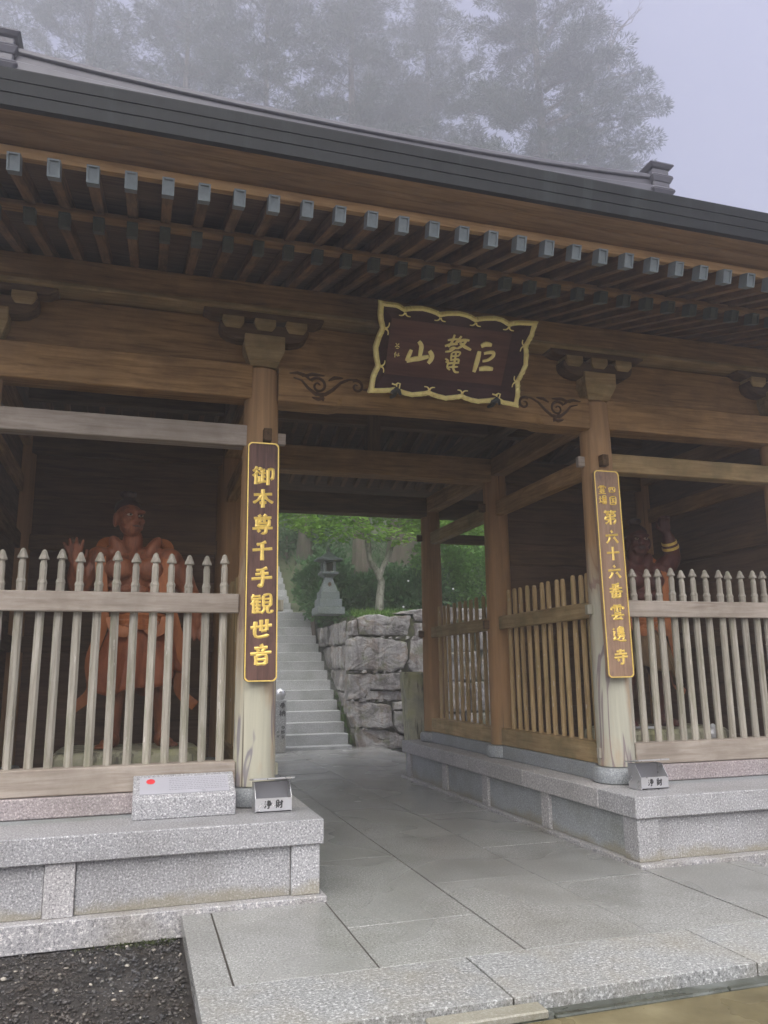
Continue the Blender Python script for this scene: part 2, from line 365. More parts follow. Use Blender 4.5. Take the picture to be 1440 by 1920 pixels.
def grid(name, xs, ys, fz, mat, kind):
    V = [(x, y, fz(x, y)) for y in ys for x in xs]; n = len(xs)
    F = [(j*n+i, j*n+i+1, (j+1)*n+i+1, (j+1)*n+i) for j in range(len(ys)-1) for i in range(n-1)]
    o = np_mesh(name, V, F, mat, smooth=True); return tag(o, kind=kind)
grid('ground', np.linspace(-88, 88, 23), np.linspace(-78, 88, 23), lambda x, y: -.16, M['soil'], 'structure')
def hill_z(x, y):
    lane = max(0, min(1, (2.38-abs(x+.05))/.12+.5)) if y < 30 else 0
    z = 2.85+.25*max(0, min(1, (y-11.2)/1.5))+max(0, y-14.5)*.42+max(0, y-24)*.12
    z += .25*mnoise.noise(Vector((x*.23, y*.23, 0)))*min(1, max(0, (y-12)/4))
    sz = -.25+max(0, y-10.4)*.66 if y < 15.5 else 3.0+max(0, y-17.2)*.66
    z = z*(1-lane)+min(z, sz-.12)*lane
    return z
hx = sorted(set([round(v, 2) for v in np.concatenate([np.linspace(-60, -3, 20), np.arange(-3, 9, .25), np.linspace(9, 75, 24)])]))
hy = np.concatenate([np.arange(11.15, 20, .35), np.linspace(20, 80, 40)])
o = grid('hill', hx, hy, hill_z, M['hill'], 'structure')

pav = thing('pavement', None, None, (0, 0, 0)); pav['kind'] = 'structure'
MB().box(-2.42, 2.42, -3.0, -.9, -.14, -.007).build('bedding', M['joint'], pav)
MB().box(-1.37, 1.37, -.9, 5.5, -.14, -.007).build('bedding', M['joint'], pav)
MB().box(-3.0, 2.6, 5.5, 10.9, -.14, -.007).build('bedding', M['joint'], pav)
def slab(x0, x1, y0, y1, mat, z1=0, dz=0):
    g = .006; cx, cy_ = (x0+x1)/2, (y0+y1)/2
    hx_, hy_ = (x1-x0)/2-g, (y1-y0)/2-g
    a = random.uniform(-1, 1)*.0015
    MB().box(-hx_, hx_, -hy_, hy_, -.1, 0).build('paving_slab', mat, pav, bevel=.0025, M=Matrix.Translation((cx, cy_, z1+dz+random.uniform(-.002, .002))) @ Matrix.Rotation(a, 4, 'X'))
X3 = (-1.385, -.45, .46, 1.385)
cuts = ([-2.37, -1.6, .3, 2.1, 3.9, 5.6, 7.4, 9.2, 10.9], [-2.37, -.75, 1.1, 2.9, 4.7, 6.5, 8.3, 10.0, 10.9], [-2.37, -1.05, .32, 2.2, 4.0, 5.7, 7.6, 9.4, 10.9])
for k in range(3):
    for a, b in zip(cuts[k], cuts[k][1:]):
        slab(X3[k], X3[k+1], a, b, M['pave'])
for s in (-1, 1):
    q = sorted((s*1.385, s*2.22)); slab(*q, -2.37, -.945, M['pave'])
    q = sorted((s*2.22, s*2.43)); slab(*q, -2.37, -.945, M['pave'])
for a, b in ((-2.43, -.85), (-.85, .7), (.7, 2.43)): slab(a, b, -3.02, -2.37, M['kerb'], 0, .002)
for a, b in zip((5.6, 7.4, 9.2), (7.4, 9.2, 10.9)):
    slab(1.385, 2.6, a, b, M['pave']); slab(-2.6, -1.385, a, b, M['pave'])

tag(MB().box(-3.4, 12, -12, -3.2, -.2, -.045).build('road', M['road']), kind='structure')
gut = tag(MB().box(-2.43, 12, -3.197, -3.024, -.2, -.066).build('gutter', M['gutter']), kind='structure')
for x0, x1 in ((-1.35, -.72),):
    MB().box(x0, x1, -3.15, -3.03, -.065, -.022).build('channel_block', M['granite_side'], gut, bevel=.008)
for k, (x0, x1) in enumerate(((-.70, .35), (.36, 1.5), (1.51, 3))):
    MB().box(x0, x1, -3.196, -3.15, -.065, -.035).build('channel_block', M['gutter'], gut, bevel=.008)

# gravel bed: loose wet stones, nobody could count them
def ico():
    bm = bmesh.new(); bmesh.ops.create_icosphere(bm, subdivisions=1, radius=1); V = np.array([v.co[:] for v in bm.verts]); F = np.array([[v.index for v in f.verts] for f in bm.faces]); bm.free(); return V, F
IV, IF = ico()
def scatter_stones(name, pos, size, mat, flat=.6):
    n = len(pos); V = np.repeat(IV[None], n, 0)*(1+RNG.normal(0, .16, (n, 12, 1)))
    V *= (size[:, None]*np.stack([RNG.uniform(.7, 1.3, n), RNG.uniform(.7, 1.3, n), RNG.uniform(flat*.7, flat*1.3, n)], 1))[:, None, :]
    a = RNG.uniform(0, 6.28, n); c, s = np.cos(a)[:, None], np.sin(a)[:, None]
    V = np.stack([V[..., 0]*c-V[..., 1]*s, V[..., 0]*s+V[..., 1]*c, V[..., 2]], -1)
    V += pos[:, None]; F = (IF[None]+12*np.arange(n)[:, None, None]).reshape(-1, 3)
    return np_mesh(name, V.reshape(-1, 3), F, mat)
t = NT('wet_black_gravel'); ri = t.n('NewGeometry').outputs['Random Per Island']
col = t.ramp(ri, [(0, sr(30,30,31)), (.55, sr(54,53,53)), (.85, sr(78,78,78)), (.965, sr(104,102,96)), (.985, sr(176,170,156))])
pn = t.noise(t.coords('World'), 2.2, 4, .6); col = t.mix(t.mapr(pn, .48, .66, 0, .55), col, sr(66, 56, 44))
M['gravel'] = t.fin(col, .4, spec=.5)
n = 12000; px = RNG.uniform(-4.6, -2.44, n); py = -3.9+2.95*RNG.uniform(0, 1, n)
sz = .004+.026*RNG.beta(1.1, 6, n); gz = -.152+.02*np.array([mnoise.noise(Vector((a*2.3, b*2.3, 0))) for a, b in zip(px, py)])+sz*.3
tag(scatter_stones('gravel', np.stack([px, py, gz], 1), sz, M['gravel']), 'wet black gravel bed beside the granite paving', 'gravel', kind='stuff')
for (x, y, s) in ((-2.62, -2.52, .05), (-2.55, -2.66, .035), (-2.95, -2.05, .028), (-3.2, -2.3, .025), (-2.72, -1.75, .03)):
    pass

# ------------------------------------------------------------------ stone platforms
def platform(side, label):
    P = thing('stone_platform', label, 'platform', (side*3.3, 2.3, 0))
    xi, xo = 1.38, 5.3; y0, y1 = -.895, 5.54
    sx = lambda a, b: tuple(sorted((side*a, side*b)))
    a, b = sx(xi+.1, xo); MB().box(a, b, y0+.1, y1-.1, -.15, .41).build('core', M['joint'], P)
    a, b = sx(xi-.012, xo); MB().box(a, b, y0-.045, y1, -.15, .035)  .build('base_course', M['granite_base'], P, bevel=.006)
    # front: pilasters and recessed panels
    edges = [xi+.03, 1.62] if side < 0 else [xi+.03, 1.6]
    a, b = sx(xi+.028, xi+.245); MB().box(a, b, y0+.03, y0+.25, .036, .395).build('corner_post', M['granite'], P, bevel=.005)
    pil = [3.155, 4.75] if side < 0 else [3.2, 4.75]; last = xi+.248
    for p in pil:
        a, b = sx(p, p+.2); MB().box(a, b, y0+.03, y0+.2, .036, .395).build('pilaster', M['granite_top'], P, bevel=.005)
        a, b = sx(last, p-.003); MB().box(a, b, y0+.062, y0+.2, .036, .395).build('front_panel', M['granite'], P, bevel=.004); last = p+.203
    a, b = sx(last, xo); MB().box(a, b, y0+.062, y0+.2, .036, .395).build('front_panel', M['granite'], P, bevel=.004)
    # passage side
    ys = [.72, 2.27, 3.65, 5.2]; last = y0+.253
    for p in ys:
        a, b = sx(xi+.028, xi+.2); MB().box(a, b, p, p+.17, .036, .395).build('pilaster', M['granite_top'], P, bevel=.005)
        a, b = sx(xi+.06, xi+.2); MB().box(a, b, last, p-.003, .036, .395).build('side_panel', M['granite_side'], P, bevel=.004); last = p+.173
    a, b = sx(xi+.06, xi+.2); MB().box(a, b, last, y1-.03, .036, .395).build('side_panel', M['granite_side'], P, bevel=.004)
    # cap slabs
    xs = [xi, 3.9, xo]
    for u, v in zip(xs, xs[1:]):
        a, b = sx(u+.002, v-.002); MB().box(a, b, y0, -.3, .396, .575).build('cap_slab', M['granite'], P, bevel=.007)
    ysl = [-.3, 1.25, 2.8, 4.2, y1]
    for u, v in zip(ysl, ysl[1:]):
        a, b = sx(xi, 2.0); MB().box(a, b, u+.002, v-.002, .396, .575).build('cap_slab', M['granite_top'], P, bevel=.007)
    a, b = sx(2.003, xo); MB().box(a, b, -.297, y1, .396, .572).build('floor_slab', M['granite_side'], P)
    return P
platform(-1, 'grey granite platform carrying the left half of the gate, beside the gravel')
platform(1, 'grey granite platform carrying the right half of the gate, along the passage')

# ------------------------------------------------------------------ the gate
G = thing('temple_gate', 'large wooden temple gate with dark copper roof and round columns', 'gate', (0, 2.55, .575))
CX = (-4.2, -1.8, 1.8, 4.2); CY = (0, 2.55, 5.1)
def column(x, y, mat, r0=.182, r1=.158):
    prof = [(r0-.004, .736)]+[(r0+(r1-r0)*(k/9)**1.3, .74+3.74*k/9) for k in range(10)]+[(r1-.03, 4.505)]
    c = MB().lathe([(r, z-.575) for r, z in prof], 28).build('column', mat, G, smooth=True, M=Matrix.Translation((x, y, .575)))
    MB().lathe([(.215, .574), (.235, .59), (.242, .64), (.238, .69), (.215, .725), (.15, .7345)], 28).build('base_stone', M['granite_side'], c, smooth=True, M=Matrix.Translation((x, y, 0)))
    return c
for i, x in enumerate(CX):
    for j, y in enumerate(CY):
        column(x, y, (M['col_front_r'] if x > 0 else M['col_front']) if j == 0 else M['col_in'], .182 if j == 0 else .175)
# stone and timber sills, tie beams
def sill(p0, p1, mstone):
    beam('sill_stone', (*p0, .655), (*p1, .655), .26, .158, mstone, G, .01)
for (a, b) in ((-4.2, -1.8), (1.8, 4.2)):
    s = 1 if a > 0 else -1
    sill((a+.2, 0), (b-.2, 0), M['granite_pink'])
for x in (-1.8, 1.8):
    for y in (0, 2.55): sill((x, y+.2), (x, y+2.35), M['granite_side'])
for x in (-4.2, 4.2): sill((x, .2), (x, 2.35), M['granite_side'])
def tie(p0, p1, w, h, mat, name='tie_beam'): return beam(name, p0, p1, w, h, mat, G)
for (a, b) in ((-4.2, -1.8), (1.8, 4.2)):
    tie((a+.1, 0, 4.355), (b-.1, 0, 4.355), .25, .33, M['beam'])
    tie((a+.1, 0, 3.835), (b-.1, 0, 3.835), .17, .20, M['grey'] if a < 0 else M['side'])
    tie((a+.1, 2.55, 4.36), (b-.1, 2.55, 4.36), .22, .32, M['dark'])
    tie((a+.1, 5.1, 4.36), (b-.1, 5.1, 4.36), .22, .32, M['dark'])
    tie((a+.1, 5.1, 3.85), (b-.1, 5.1, 3.85), .12, .15, M['dark'])
# through-tenons of the tie beams on the passage side of the centre columns
for s in (-1, 1):
    for z, h, mt in ((3.84, .11, M['grey']), (2.275, .10, M['picket'])):
        beam('tenon', (s*1.70, 0, z), (s*1.565, 0, z), .06, h, mt, G, .006)
    beam('tenon', (s*1.70, 0, .86), (s*1.595, 0, .86), .05, .10, M['picket'], G, .006)
    for y in (2.55, 5.1):
        beam('tenon', (s*1.68, y, 3.85), (s*1.56, y, 3.85), .06, .11, M['dark'], G, .006)
        beam('tenon', (s*1.68, y, 2.27), (s*1.56, y, 2.27), .06, .11, M['dark'], G, .006)
    beam('peg_block', (s*1.8-.035*s, -.15, 3.815), (s*1.8-.035*s, -.235, 3.815), .075, .12, M['dark'], G, .006)
for x in (-4.2, -1.8, 1.8, 4.2):
    for y in (0, 2.55):
        tie((x, y+.1, 4.40), (x, y+2.45, 4.40), .2, .24, M['beam'])
        tie((x, y+.1, 3.83), (x, y+2.45, 3.83), .12, .2, M['side'] if y else M['beam'])
for y in (2.55, 5.1): tie((-1.7, y, 4.36), (1.7, y, 4.36), .26, .32, M['beam' if y < 3 else 'dark'])
tie((.045, 2.55, 4.52), (.045, 2.55, 5.9), .18, .18, M['dark'], 'king_post')
for z in (4.98, 5.5): tie((-4.2, 2.55, z), (4.2, 2.55, z), .16, .2, M['dark'], 'inner_purlin')
tie((-4.2, 1.25, 5.50), (4.2, 1.25, 5.50), .18, .2, M['dark'], 'inner_purlin'); tie((-4.2, 3.85, 5.50), (4.2, 3.85, 5.50), .18, .2, M['dark'], 'inner_purlin')
for x in (-1.8, 1.8): tie((x, -.1, 4.95), (x, 5.2, 4.95), .2, .26, M['dark'], 'cross_beam')

# rainbow beam over the passage: chamfered belly, carved scrolls at both ends
rb = MB()
prof = []
xs = [-1.66, -1.12, -1.04, -.6, 0, .6, 1.04, 1.12, 1.66]
zb = [4.175, 4.175, 4.195, 4.212, 4.22, 4.212, 4.195, 4.175, 4.175]
ch = [.0, .0, .085, .095, .1, .095, .085, .0, .0]
vs_, fs_ = [], []
for x, z, c in zip(xs, zb, ch):
    vs_ += [(x, -.145, 4.505), (x, -.145, z+c+.001), (x, -.145+.55*c, z), (x, .13, z), (x, .13, 4.505)]
for i in range(len(xs)-1):
    for k in range(5): fs_.append((i*5+k, (i+1)*5+k, (i+1)*5+(k+1) % 5, i*5+(k+1) % 5))
fs_ += [(0, 1, 2, 3, 4), tuple(40+k for k in (4, 3, 2, 1, 0))]
rbo = rb.add(vs_, fs_).build('rainbow_beam', M['beam'], G, bevel=.004)
def spiral(cx, cz, r0, turns, a0, d, n=26):
    return [(cx+r0*(1-.82*k/n)*math.cos(a0+d*turns*6.283*k/n), cz+r0*(1-.82*k/n)*math.sin(a0+d*turns*6.283*k/n)) for k in range(n+1)]
def ribbon_xz(mb, pts, w, y, depth=.008):
    n = len(pts); L, R = [], []
    for i, (x, z) in enumerate(pts):
        a = pts[max(0, i-1)]; b = pts[min(n-1, i+1)]; dx, dz = b[0]-a[0], b[1]-a[1]; l = math.hypot(dx, dz) or 1
        ww = (w[i] if hasattr(w, '__len__') else w)/2
        L.append((x-dz/l*ww, z+dx/l*ww)); R.append((x+dz/l*ww, z-dx/l*ww))
    vs = [(x, y, z) for x, z in L]+[(x, y, z) for x, z in R]+[(x, y-depth, z) for x, z in pts]
    fs = []
    for i in range(n-1): fs += [(i, i+1, 2*n+i+1, 2*n+i), (2*n+i, 2*n+i+1, n+i+1, n+i), (i, n+i, n+i+1, i+1)]
    mb.add(vs, fs)
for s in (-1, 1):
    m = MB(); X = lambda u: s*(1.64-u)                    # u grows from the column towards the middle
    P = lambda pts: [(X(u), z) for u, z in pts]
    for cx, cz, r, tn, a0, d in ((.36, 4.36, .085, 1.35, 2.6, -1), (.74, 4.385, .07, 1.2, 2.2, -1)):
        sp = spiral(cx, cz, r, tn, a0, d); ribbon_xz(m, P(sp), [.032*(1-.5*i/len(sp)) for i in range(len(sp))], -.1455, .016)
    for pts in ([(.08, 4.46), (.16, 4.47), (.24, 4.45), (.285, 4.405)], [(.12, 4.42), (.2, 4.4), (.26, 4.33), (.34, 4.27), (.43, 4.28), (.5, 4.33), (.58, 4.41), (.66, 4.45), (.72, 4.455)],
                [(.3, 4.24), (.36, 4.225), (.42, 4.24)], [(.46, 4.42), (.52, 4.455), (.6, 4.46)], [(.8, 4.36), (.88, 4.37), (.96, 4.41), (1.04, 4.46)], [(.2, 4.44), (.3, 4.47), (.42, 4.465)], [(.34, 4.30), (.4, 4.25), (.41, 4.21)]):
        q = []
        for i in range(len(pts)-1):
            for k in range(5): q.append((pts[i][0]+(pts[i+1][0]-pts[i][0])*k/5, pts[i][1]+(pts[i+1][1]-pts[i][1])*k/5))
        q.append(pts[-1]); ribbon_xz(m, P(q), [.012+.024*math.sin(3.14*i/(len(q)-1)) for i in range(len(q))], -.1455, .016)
    m.build('carved_scroll', M['groove_shade'], rbo)  # ribbons stand proud; their dark colour imitates the shade in carved lines

# infill boards between tie beams and purlin, brackets, purlin
for a, b in ((-4.9, -4.2), (-4.198, -1.8), (-1.798, 1.8), (1.802, 4.2), (4.202, 4.9)):
    beam('infill_board', (a, .03, 4.755), (b, .03, 4.755), .06, .50, M['beam'], G, .003)
bl_mesh = {}
def bracket(x, y=0, f=-1):
    B = group_part('bracket', G, (x, y, 4.505))
    def piece(nm, mb, mt, bev=.006):
        if nm not in bl_mesh: me = mb.mesh(nm, bev); me.materials.append(mt); bl_mesh[nm] = me
        put(nm.split('|')[0], bl_mesh[nm], B, Matrix.Translation((x, y, 0)))
    m = MB(); m.frustum((0, 0), .125, .125, .15, .15, 4.506, 4.56).frustum((0, 0), .15, .15, .19, .19, 4.56, 4.66).box(-.19, .19, -.19, .19, 4.66, 4.80); piece('bearing_block', m, M['side'])
    arm = [(-.42, 4.915), (-.42, 4.83), (-.40, 4.79), (-.34, 4.75), (-.25, 4.73), (.25, 4.73), (.34, 4.75), (.40, 4.79), (.42, 4.83), (.42, 4.915)]
    piece('bracket_arm', MB().prism_y([(u, z if z > 4.9 else z+.02) for u, z in arm], -.16, .1), M['dark'])
    for k, dx in enumerate((-.30, 0, .30)):
        m = MB(); m.frustum((dx, -.03), .068, .14, .1, .165, 4.85, 4.895).box(dx-.1, dx+.1, -.195, .135, 4.895, 4.96); piece('small_block|%d' % k, m, M['side'])
    top = [(-.57, 5.03), (-.57, 5.0), (-.53, 4.985), (-.5, 4.965), (-.45, 4.962), (.45, 4.962), (.5, 4.965), (.53, 4.985), (.57, 5.0), (.57, 5.03)]
    piece('boat_arm', MB().prism_y(top, -.17, .06), M['dark'])
for x in CX: bracket(x)
tie((-5.2, -.06, 5.175), (5.2, -.06, 5.175), .28, .27, M['beam'], 'purlin')
tie((-5.2, -.10, 5.05), (5.2, -.10, 5.05), .24, .045, M['side'], 'purlin_ledge')
tie((-5.2, 5.16, 5.175), (5.2, 5.16, 5.175), .28, .27, M['dark'], 'purlin')

# eaves: base rafters, flying rafters with copper end caps
SL = .31; ang = math.atan(SL)
ZB = lambda y: 5.31+SL*(y+.2)                             # underside of the base rafters
ZF = lambda y: 4.855+SL*(y+2.16)                          # underside of the flying rafters
capm = {}
def capmesh(key, w, h, L, mat):
    m = MB(); b = .012
    x0, x1 = -L/2, L/2
    # sleeve along local X with a recessed front face at x0
    m.add([(x0,-w,-h),(x0,w,-h),(x0,w,h),(x0,-w,h),(x0,-w+b,-h+b),(x0,w-b,-h+b),(x0,w-b,h-b),(x0,-w+b,h-b),
           (x0+.012,-w+b,-h+b),(x0+.012,w-b,-h+b),(x0+.012,w-b,h-b),(x0+.012,-w+b,h-b),(x1,-w,-h),(x1,w,-h),(x1,w,h),(x1,-w,h)],
          [(0,1,5,4),(1,2,6,5),(2,3,7,6),(3,0,4,7),(4,5,9,8),(5,6,10,9),(6,7,11,10),(7,4,8,11),(8,9,10,11),(0,12,13,1),(1,13,14,2),(2,14,15,3),(3,15,12,0),(12,15,14,13)])
    me = m.mesh('end_cap'); me.materials.append(mat); return me
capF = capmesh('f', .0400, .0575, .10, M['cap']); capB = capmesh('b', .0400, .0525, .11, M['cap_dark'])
def add_cap(r, y, z, x, me, flip=1):
    R = Matrix.Translation((x, y, z)) @ Matrix.Rotation(math.pi/2*flip, 4, 'Z') @ Matrix.Rotation(-ang, 4, 'Y')
    put('end_cap', me, r, R)
hF, hB = .11, .10
for k in range(-21, 21):
    x = .24*k+.12
    r = beam('flying_rafter', (x, -2.11, ZF(-2.11)+hF/2), (x, -.85, ZF(-.85)+hF/2), .075, hF, M['rafter'], G, .004)
    add_cap(r, -2.15+.04, ZF(-2.15+.04)+hF/2, x, capF)
    r = beam('base_rafter', (x, -1.37, ZB(-1.37)+hB/2), (x, 2.5, ZB(2.5)+hB/2), .075, hB, M['rafter'], G, .004)
    add_cap(r, -1.41+.045, ZB(-1.41+.045)+hB/2, x, capB)
    if abs(x) < 4.5:
        yb = lambda y: 5.1-y
        beam('rear_rafter', (x, 6.4, ZB(yb(6.4))+hB/2), (x, 2.6, ZB(yb(2.6))+hB/2), .075, hB, M['rafter'], G, .004)
tie((-5.25, -1.33, ZB(-1.33)+.128), (5.25, -1.33, ZB(-1.33)+.128), .10, .05, M['brown'], 'rafter_board')
MB().prism_x([(-2.08, ZF(-2.08)+hF+.004), (-.8, ZF(-.8)+hF+.004), (-.8, ZF(-.8)+hF+.034), (-2.08, ZF(-2.08)+hF+.034)], -5.3, 5.3).build('upper_soffit', M['board'], G)
MB().prism_x([(-1.3, ZB(-1.3)+hB+.004), (2.55, ZB(2.55)+hB+.004), (2.55, ZB(2.55)+hB+.03), (-1.3, ZB(-1.3)+hB+.03)], -5.3, 5.3).build('lower_soffit', M['board'], G)
MB().prism_x([(6.9, ZB(-1.8)+hB+.004), (2.55, ZB(2.55)+hB+.004), (2.55, ZB(2.55)+hB+.03), (6.9, ZB(-1.8)+hB+.03)], -5.3, 5.3).build('rear_soffit', M['board'], G)
# eave boards
MB().prism_x([(-2.10, ZF(-2.1)+hF+.002), (-2.0, ZF(-2.0)+hF+.003), (-2.0, 5.085), (-2.10, 5.062)], -5.4, 5.4).build('eave_board', M['tan'], G, bevel=.003)
MB().prism_x([(-2.09, 5.066), (-2.16, 5.058), (-2.25, 5.072), (-2.262, 5.098), (-2.262, 5.16), (-2.0, 5.2), (-2.0, 5.09)], -5.42, 5.42).build('lower_fascia_board', M['brown'], G, bevel=.003)
MB().prism_x([(-2.265, 5.088), (-2.36, 5.092), (-2.425, 5.118), (-2.425, 5.2), (-2.265, 5.2)], -5.44, 5.44).build('upper_fascia_board', M['brown'], G, bevel=.003)
for k, (za, zb2, y) in enumerate(((5.105, 5.185, -2.44), (5.187, 5.262, -2.452), (5.264, 5.342, -2.464))):
    MB().prism_x([(y, za), (y-.006, zb2-.012), (y-.006, zb2), (-2.3, zb2+.0), (-2.3, za)], -5.5, 5.5).build('copper_fascia_strip', M['copper'], G)
R = group_part('roof', G, (0, 2.55, 5.35))
pr = []
for i in range(15):
    tt = i/14; pr.append((-2.475+5.025*tt, 5.345+3.6*(.50*tt+.50*tt*tt)))
pr[0] = (-2.43, 5.335); full = pr+[(5.1-y, z) for y, z in pr[::-1][1:]]
inner = [(y, z-.12) for y, z in full]
MB().prism_x(full+inner[::-1], -5.5, 5.5).build('roof_sheet', M['copper'], R)
def ridge_z(x): return .16*(abs(x)/4.7)**2.2
for k, (hw, z0, z1) in enumerate(((.30, 8.80, 9.0), (.24, 9.001, 9.13), (.28, 9.131, 9.20), (.20, 9.201, 9.27))):
    vs_, fs_ = [], []; n = 21
    for i in range(n):
        x = -4.62+9.24*i/(n-1); d = ridge_z(x); vs_ += [(x, 2.55-hw, z0+d), (x, 2.55+hw, z0+d), (x, 2.55+hw, z1+d), (x, 2.55-hw, z1+d)]
    for i in range(n-1):
        for q in range(4): fs_.append((i*4+q, (i+1)*4+q, (i+1)*4+(q+1) % 4, i*4+(q+1) % 4))
    fs_ += [(0, 1, 2, 3), tuple((n-1)*4+q for q in (3, 2, 1, 0))]
    MB().add(vs_, fs_).build('ridge_course', M['copper_ridge'], R, bevel=.012)
for s in (-1, 1):
    m = MB(); x = s*4.78
    m.box(x-.15, x+.15, 2.25, 2.85, 8.75, 9.46)
    m.frustum((x, 2.55), .15, .30, .22, .36, 8.98, 9.08); m.frustum((x, 2.55), .22, .36, .16, .31, 9.08, 9.15)
    m.frustum((x, 2.55), .16, .31, .21, .35, 9.22, 9.32); m.frustum((x, 2.55), .21, .35, .16, .31, 9.32, 9.37)
    m.frustum((x, 2.55), .17, .32, .23, .37, 9.46, 9.53); m.frustum((x, 2.55), .23, .37, .08, .26, 9.53, 9.59)
    m.build('ridge_end_ornament', M['copper_ridge'], R, bevel=.015)
for s in (-1, 1):                                          # plank gables, closing the roof space
    tri = [(y, z-.14) for y, z in full[2:-2]]
    lo = [(full[-3][0], 4.6), (full[2][0], 4.6)]
    MB().prism_x([(y, z) for y, z in tri]+[(5.2, 5.2), (-.1, 5.2)], s*4.95-.03, s*4.95+.03).build('gable_wall', M['board'], G)

# plank walls behind and beside the guardians
def plank_wall(a, b, along, fixed, z0=.576, z1=4.3):
    p0, p1 = ((a, fixed+.04, 2.44), (b, fixed+.04, 2.44)) if along == 'x' else ((fixed+math.copysign(.04, fixed), a, 2.44), (fixed+math.copysign(.04, fixed), b, 2.44))
    beam('backing_panel', p0, p1, .03, 3.72, M['board'], G, .003)
    n = 12; h = (z1-z0)/n
    for k in range(n):
        z = z0+h*(k+.5); p0, p1 = ((a, fixed, z), (b, fixed, z)) if along == 'x' else ((fixed, a, z), (fixed, b, z))
        beam('wall_board', p0, p1, .045, h-.003, M['board'], G, .003)
for a, b in ((-4.05, -1.95), (1.95, 4.05)):
    plank_wall(a, b, 'x', 2.55)
    for z in (3.17, 2.02): beam('wall_batten', (a, 2.50, z), (b, 2.50, z), .05, .18, M['dark'], G)
for x in (-4.2, 4.2):
    plank_wall(.15, 2.4, 'y', x)
    s = -1 if x > 0 else 1
    for z in (3.17, 2.02): beam('wall_batten', (x+s*.05, .15, z), (x+s*.05, 2.4, z), .05, .18, M['dark'], G)

# ------------------------------------------------------------------ picket fences
pk = {}
def picket_mesh(mat, top):
    if mat.name not in pk:
        r = .037
        prof = [(r, .93), (r, 2.43), (r*1.12, 2.445), (r*1.0, 2.46), (r*.82, 2.475), (r*.84, 2.60), (r*.66, 2.625), (r*.7, 2.64), (r*1.22, 2.643), (r*1.2, 2.655), (r*.82, 2.685), (r*.6, 2.712), (r*.25, 2.728)] if top else [(r*.76, .93), (r*.76, 2.63), (r*.66, 2.685), (r*.45, 2.70)]
        me = MB().lathe(prof, 8).mesh('picket'); me.materials.append(mat); pk[mat.name] = me
    return pk[mat.name]
def fence(label, p0, p1, spots, mrail, mpick, msill, off, top=True, group=None):
    p0, p1 = Vector((*p0, 0)), Vector((*p1, 0)); d = (p1-p0).normalized(); nrm = Vector((off[0], off[1], 0))
    F = thing('picket_fence', label, 'fence', ((p0.x+p1.x)/2, (p0.y+p1.y)/2, .735), group)
    Z = lambda p, z: Vector((p.x, p.y, z))
    beam('sill', Z(p0, .842), Z(p1, .842), .19, .205, msill, F)
    beam('rail', Z(p0+nrm*.045, 2.285), Z(p1+nrm*.045, 2.285), .06, .17, mrail, F)
    me = picket_mesh(mpick, top)
    for s in spots:
        q = p0+d*s-nrm*.024
        put('picket', me, F, Matrix.Translation((q.x, q.y, random.uniform(-.014, .008))) @ Matrix.Rotation(random.uniform(-.006, .006), 4, 'X') @ Matrix.Rotation(random.uniform(-.004, .004), 4, 'Y') @ Matrix.Rotation(random.uniform(-.06, .06), 4, 'Z'))
    return F
fence('grey weathered picket fence in front of the left guardian statue', (-4.03, 0), (-1.97, 0), [4.03-2.094-.152*k for k in range(13)], M['grey'], M['picket'], M['grey'], (0, -1))
fence('grey weathered picket fence in front of the right guardian statue', (1.97, 0), (4.03, 0), [.05+.152*k for k in range(13)], M['grey'], M['picket'], M['grey'], (0, -1))
fence('brown picket fence beside the passage, between the front and middle right columns', (1.78, .17), (1.78, 2.39), [.14+.177*k for k in range(12)], M['side'], M['picket2'], M['side'], (-1, 0), False)
fence('dark picket fence beside the passage, between the middle and rear right columns', (1.78, 2.72), (1.78, 4.94), [.14+.215*k for k in range(10)], M['side'], M['picket2'], M['side'], (-1, 0), False)
fence('brown picket fence behind the left inscribed column, along the passage', (-1.78, .17), (-1.78, 2.39), [.13+.15*k for k in range(14)], M['side'], M['picket2'], M['side'], (1, 0), False)
for s in (-1, 1):                                          # side infill above the tie beams
    for k in range(5): beam('infill_board', (s*4.2, .05, 4.60+.17*k), (s*4.2, 5.05, 4.60+.17*k), .05, .167, M['board'], G, .003)

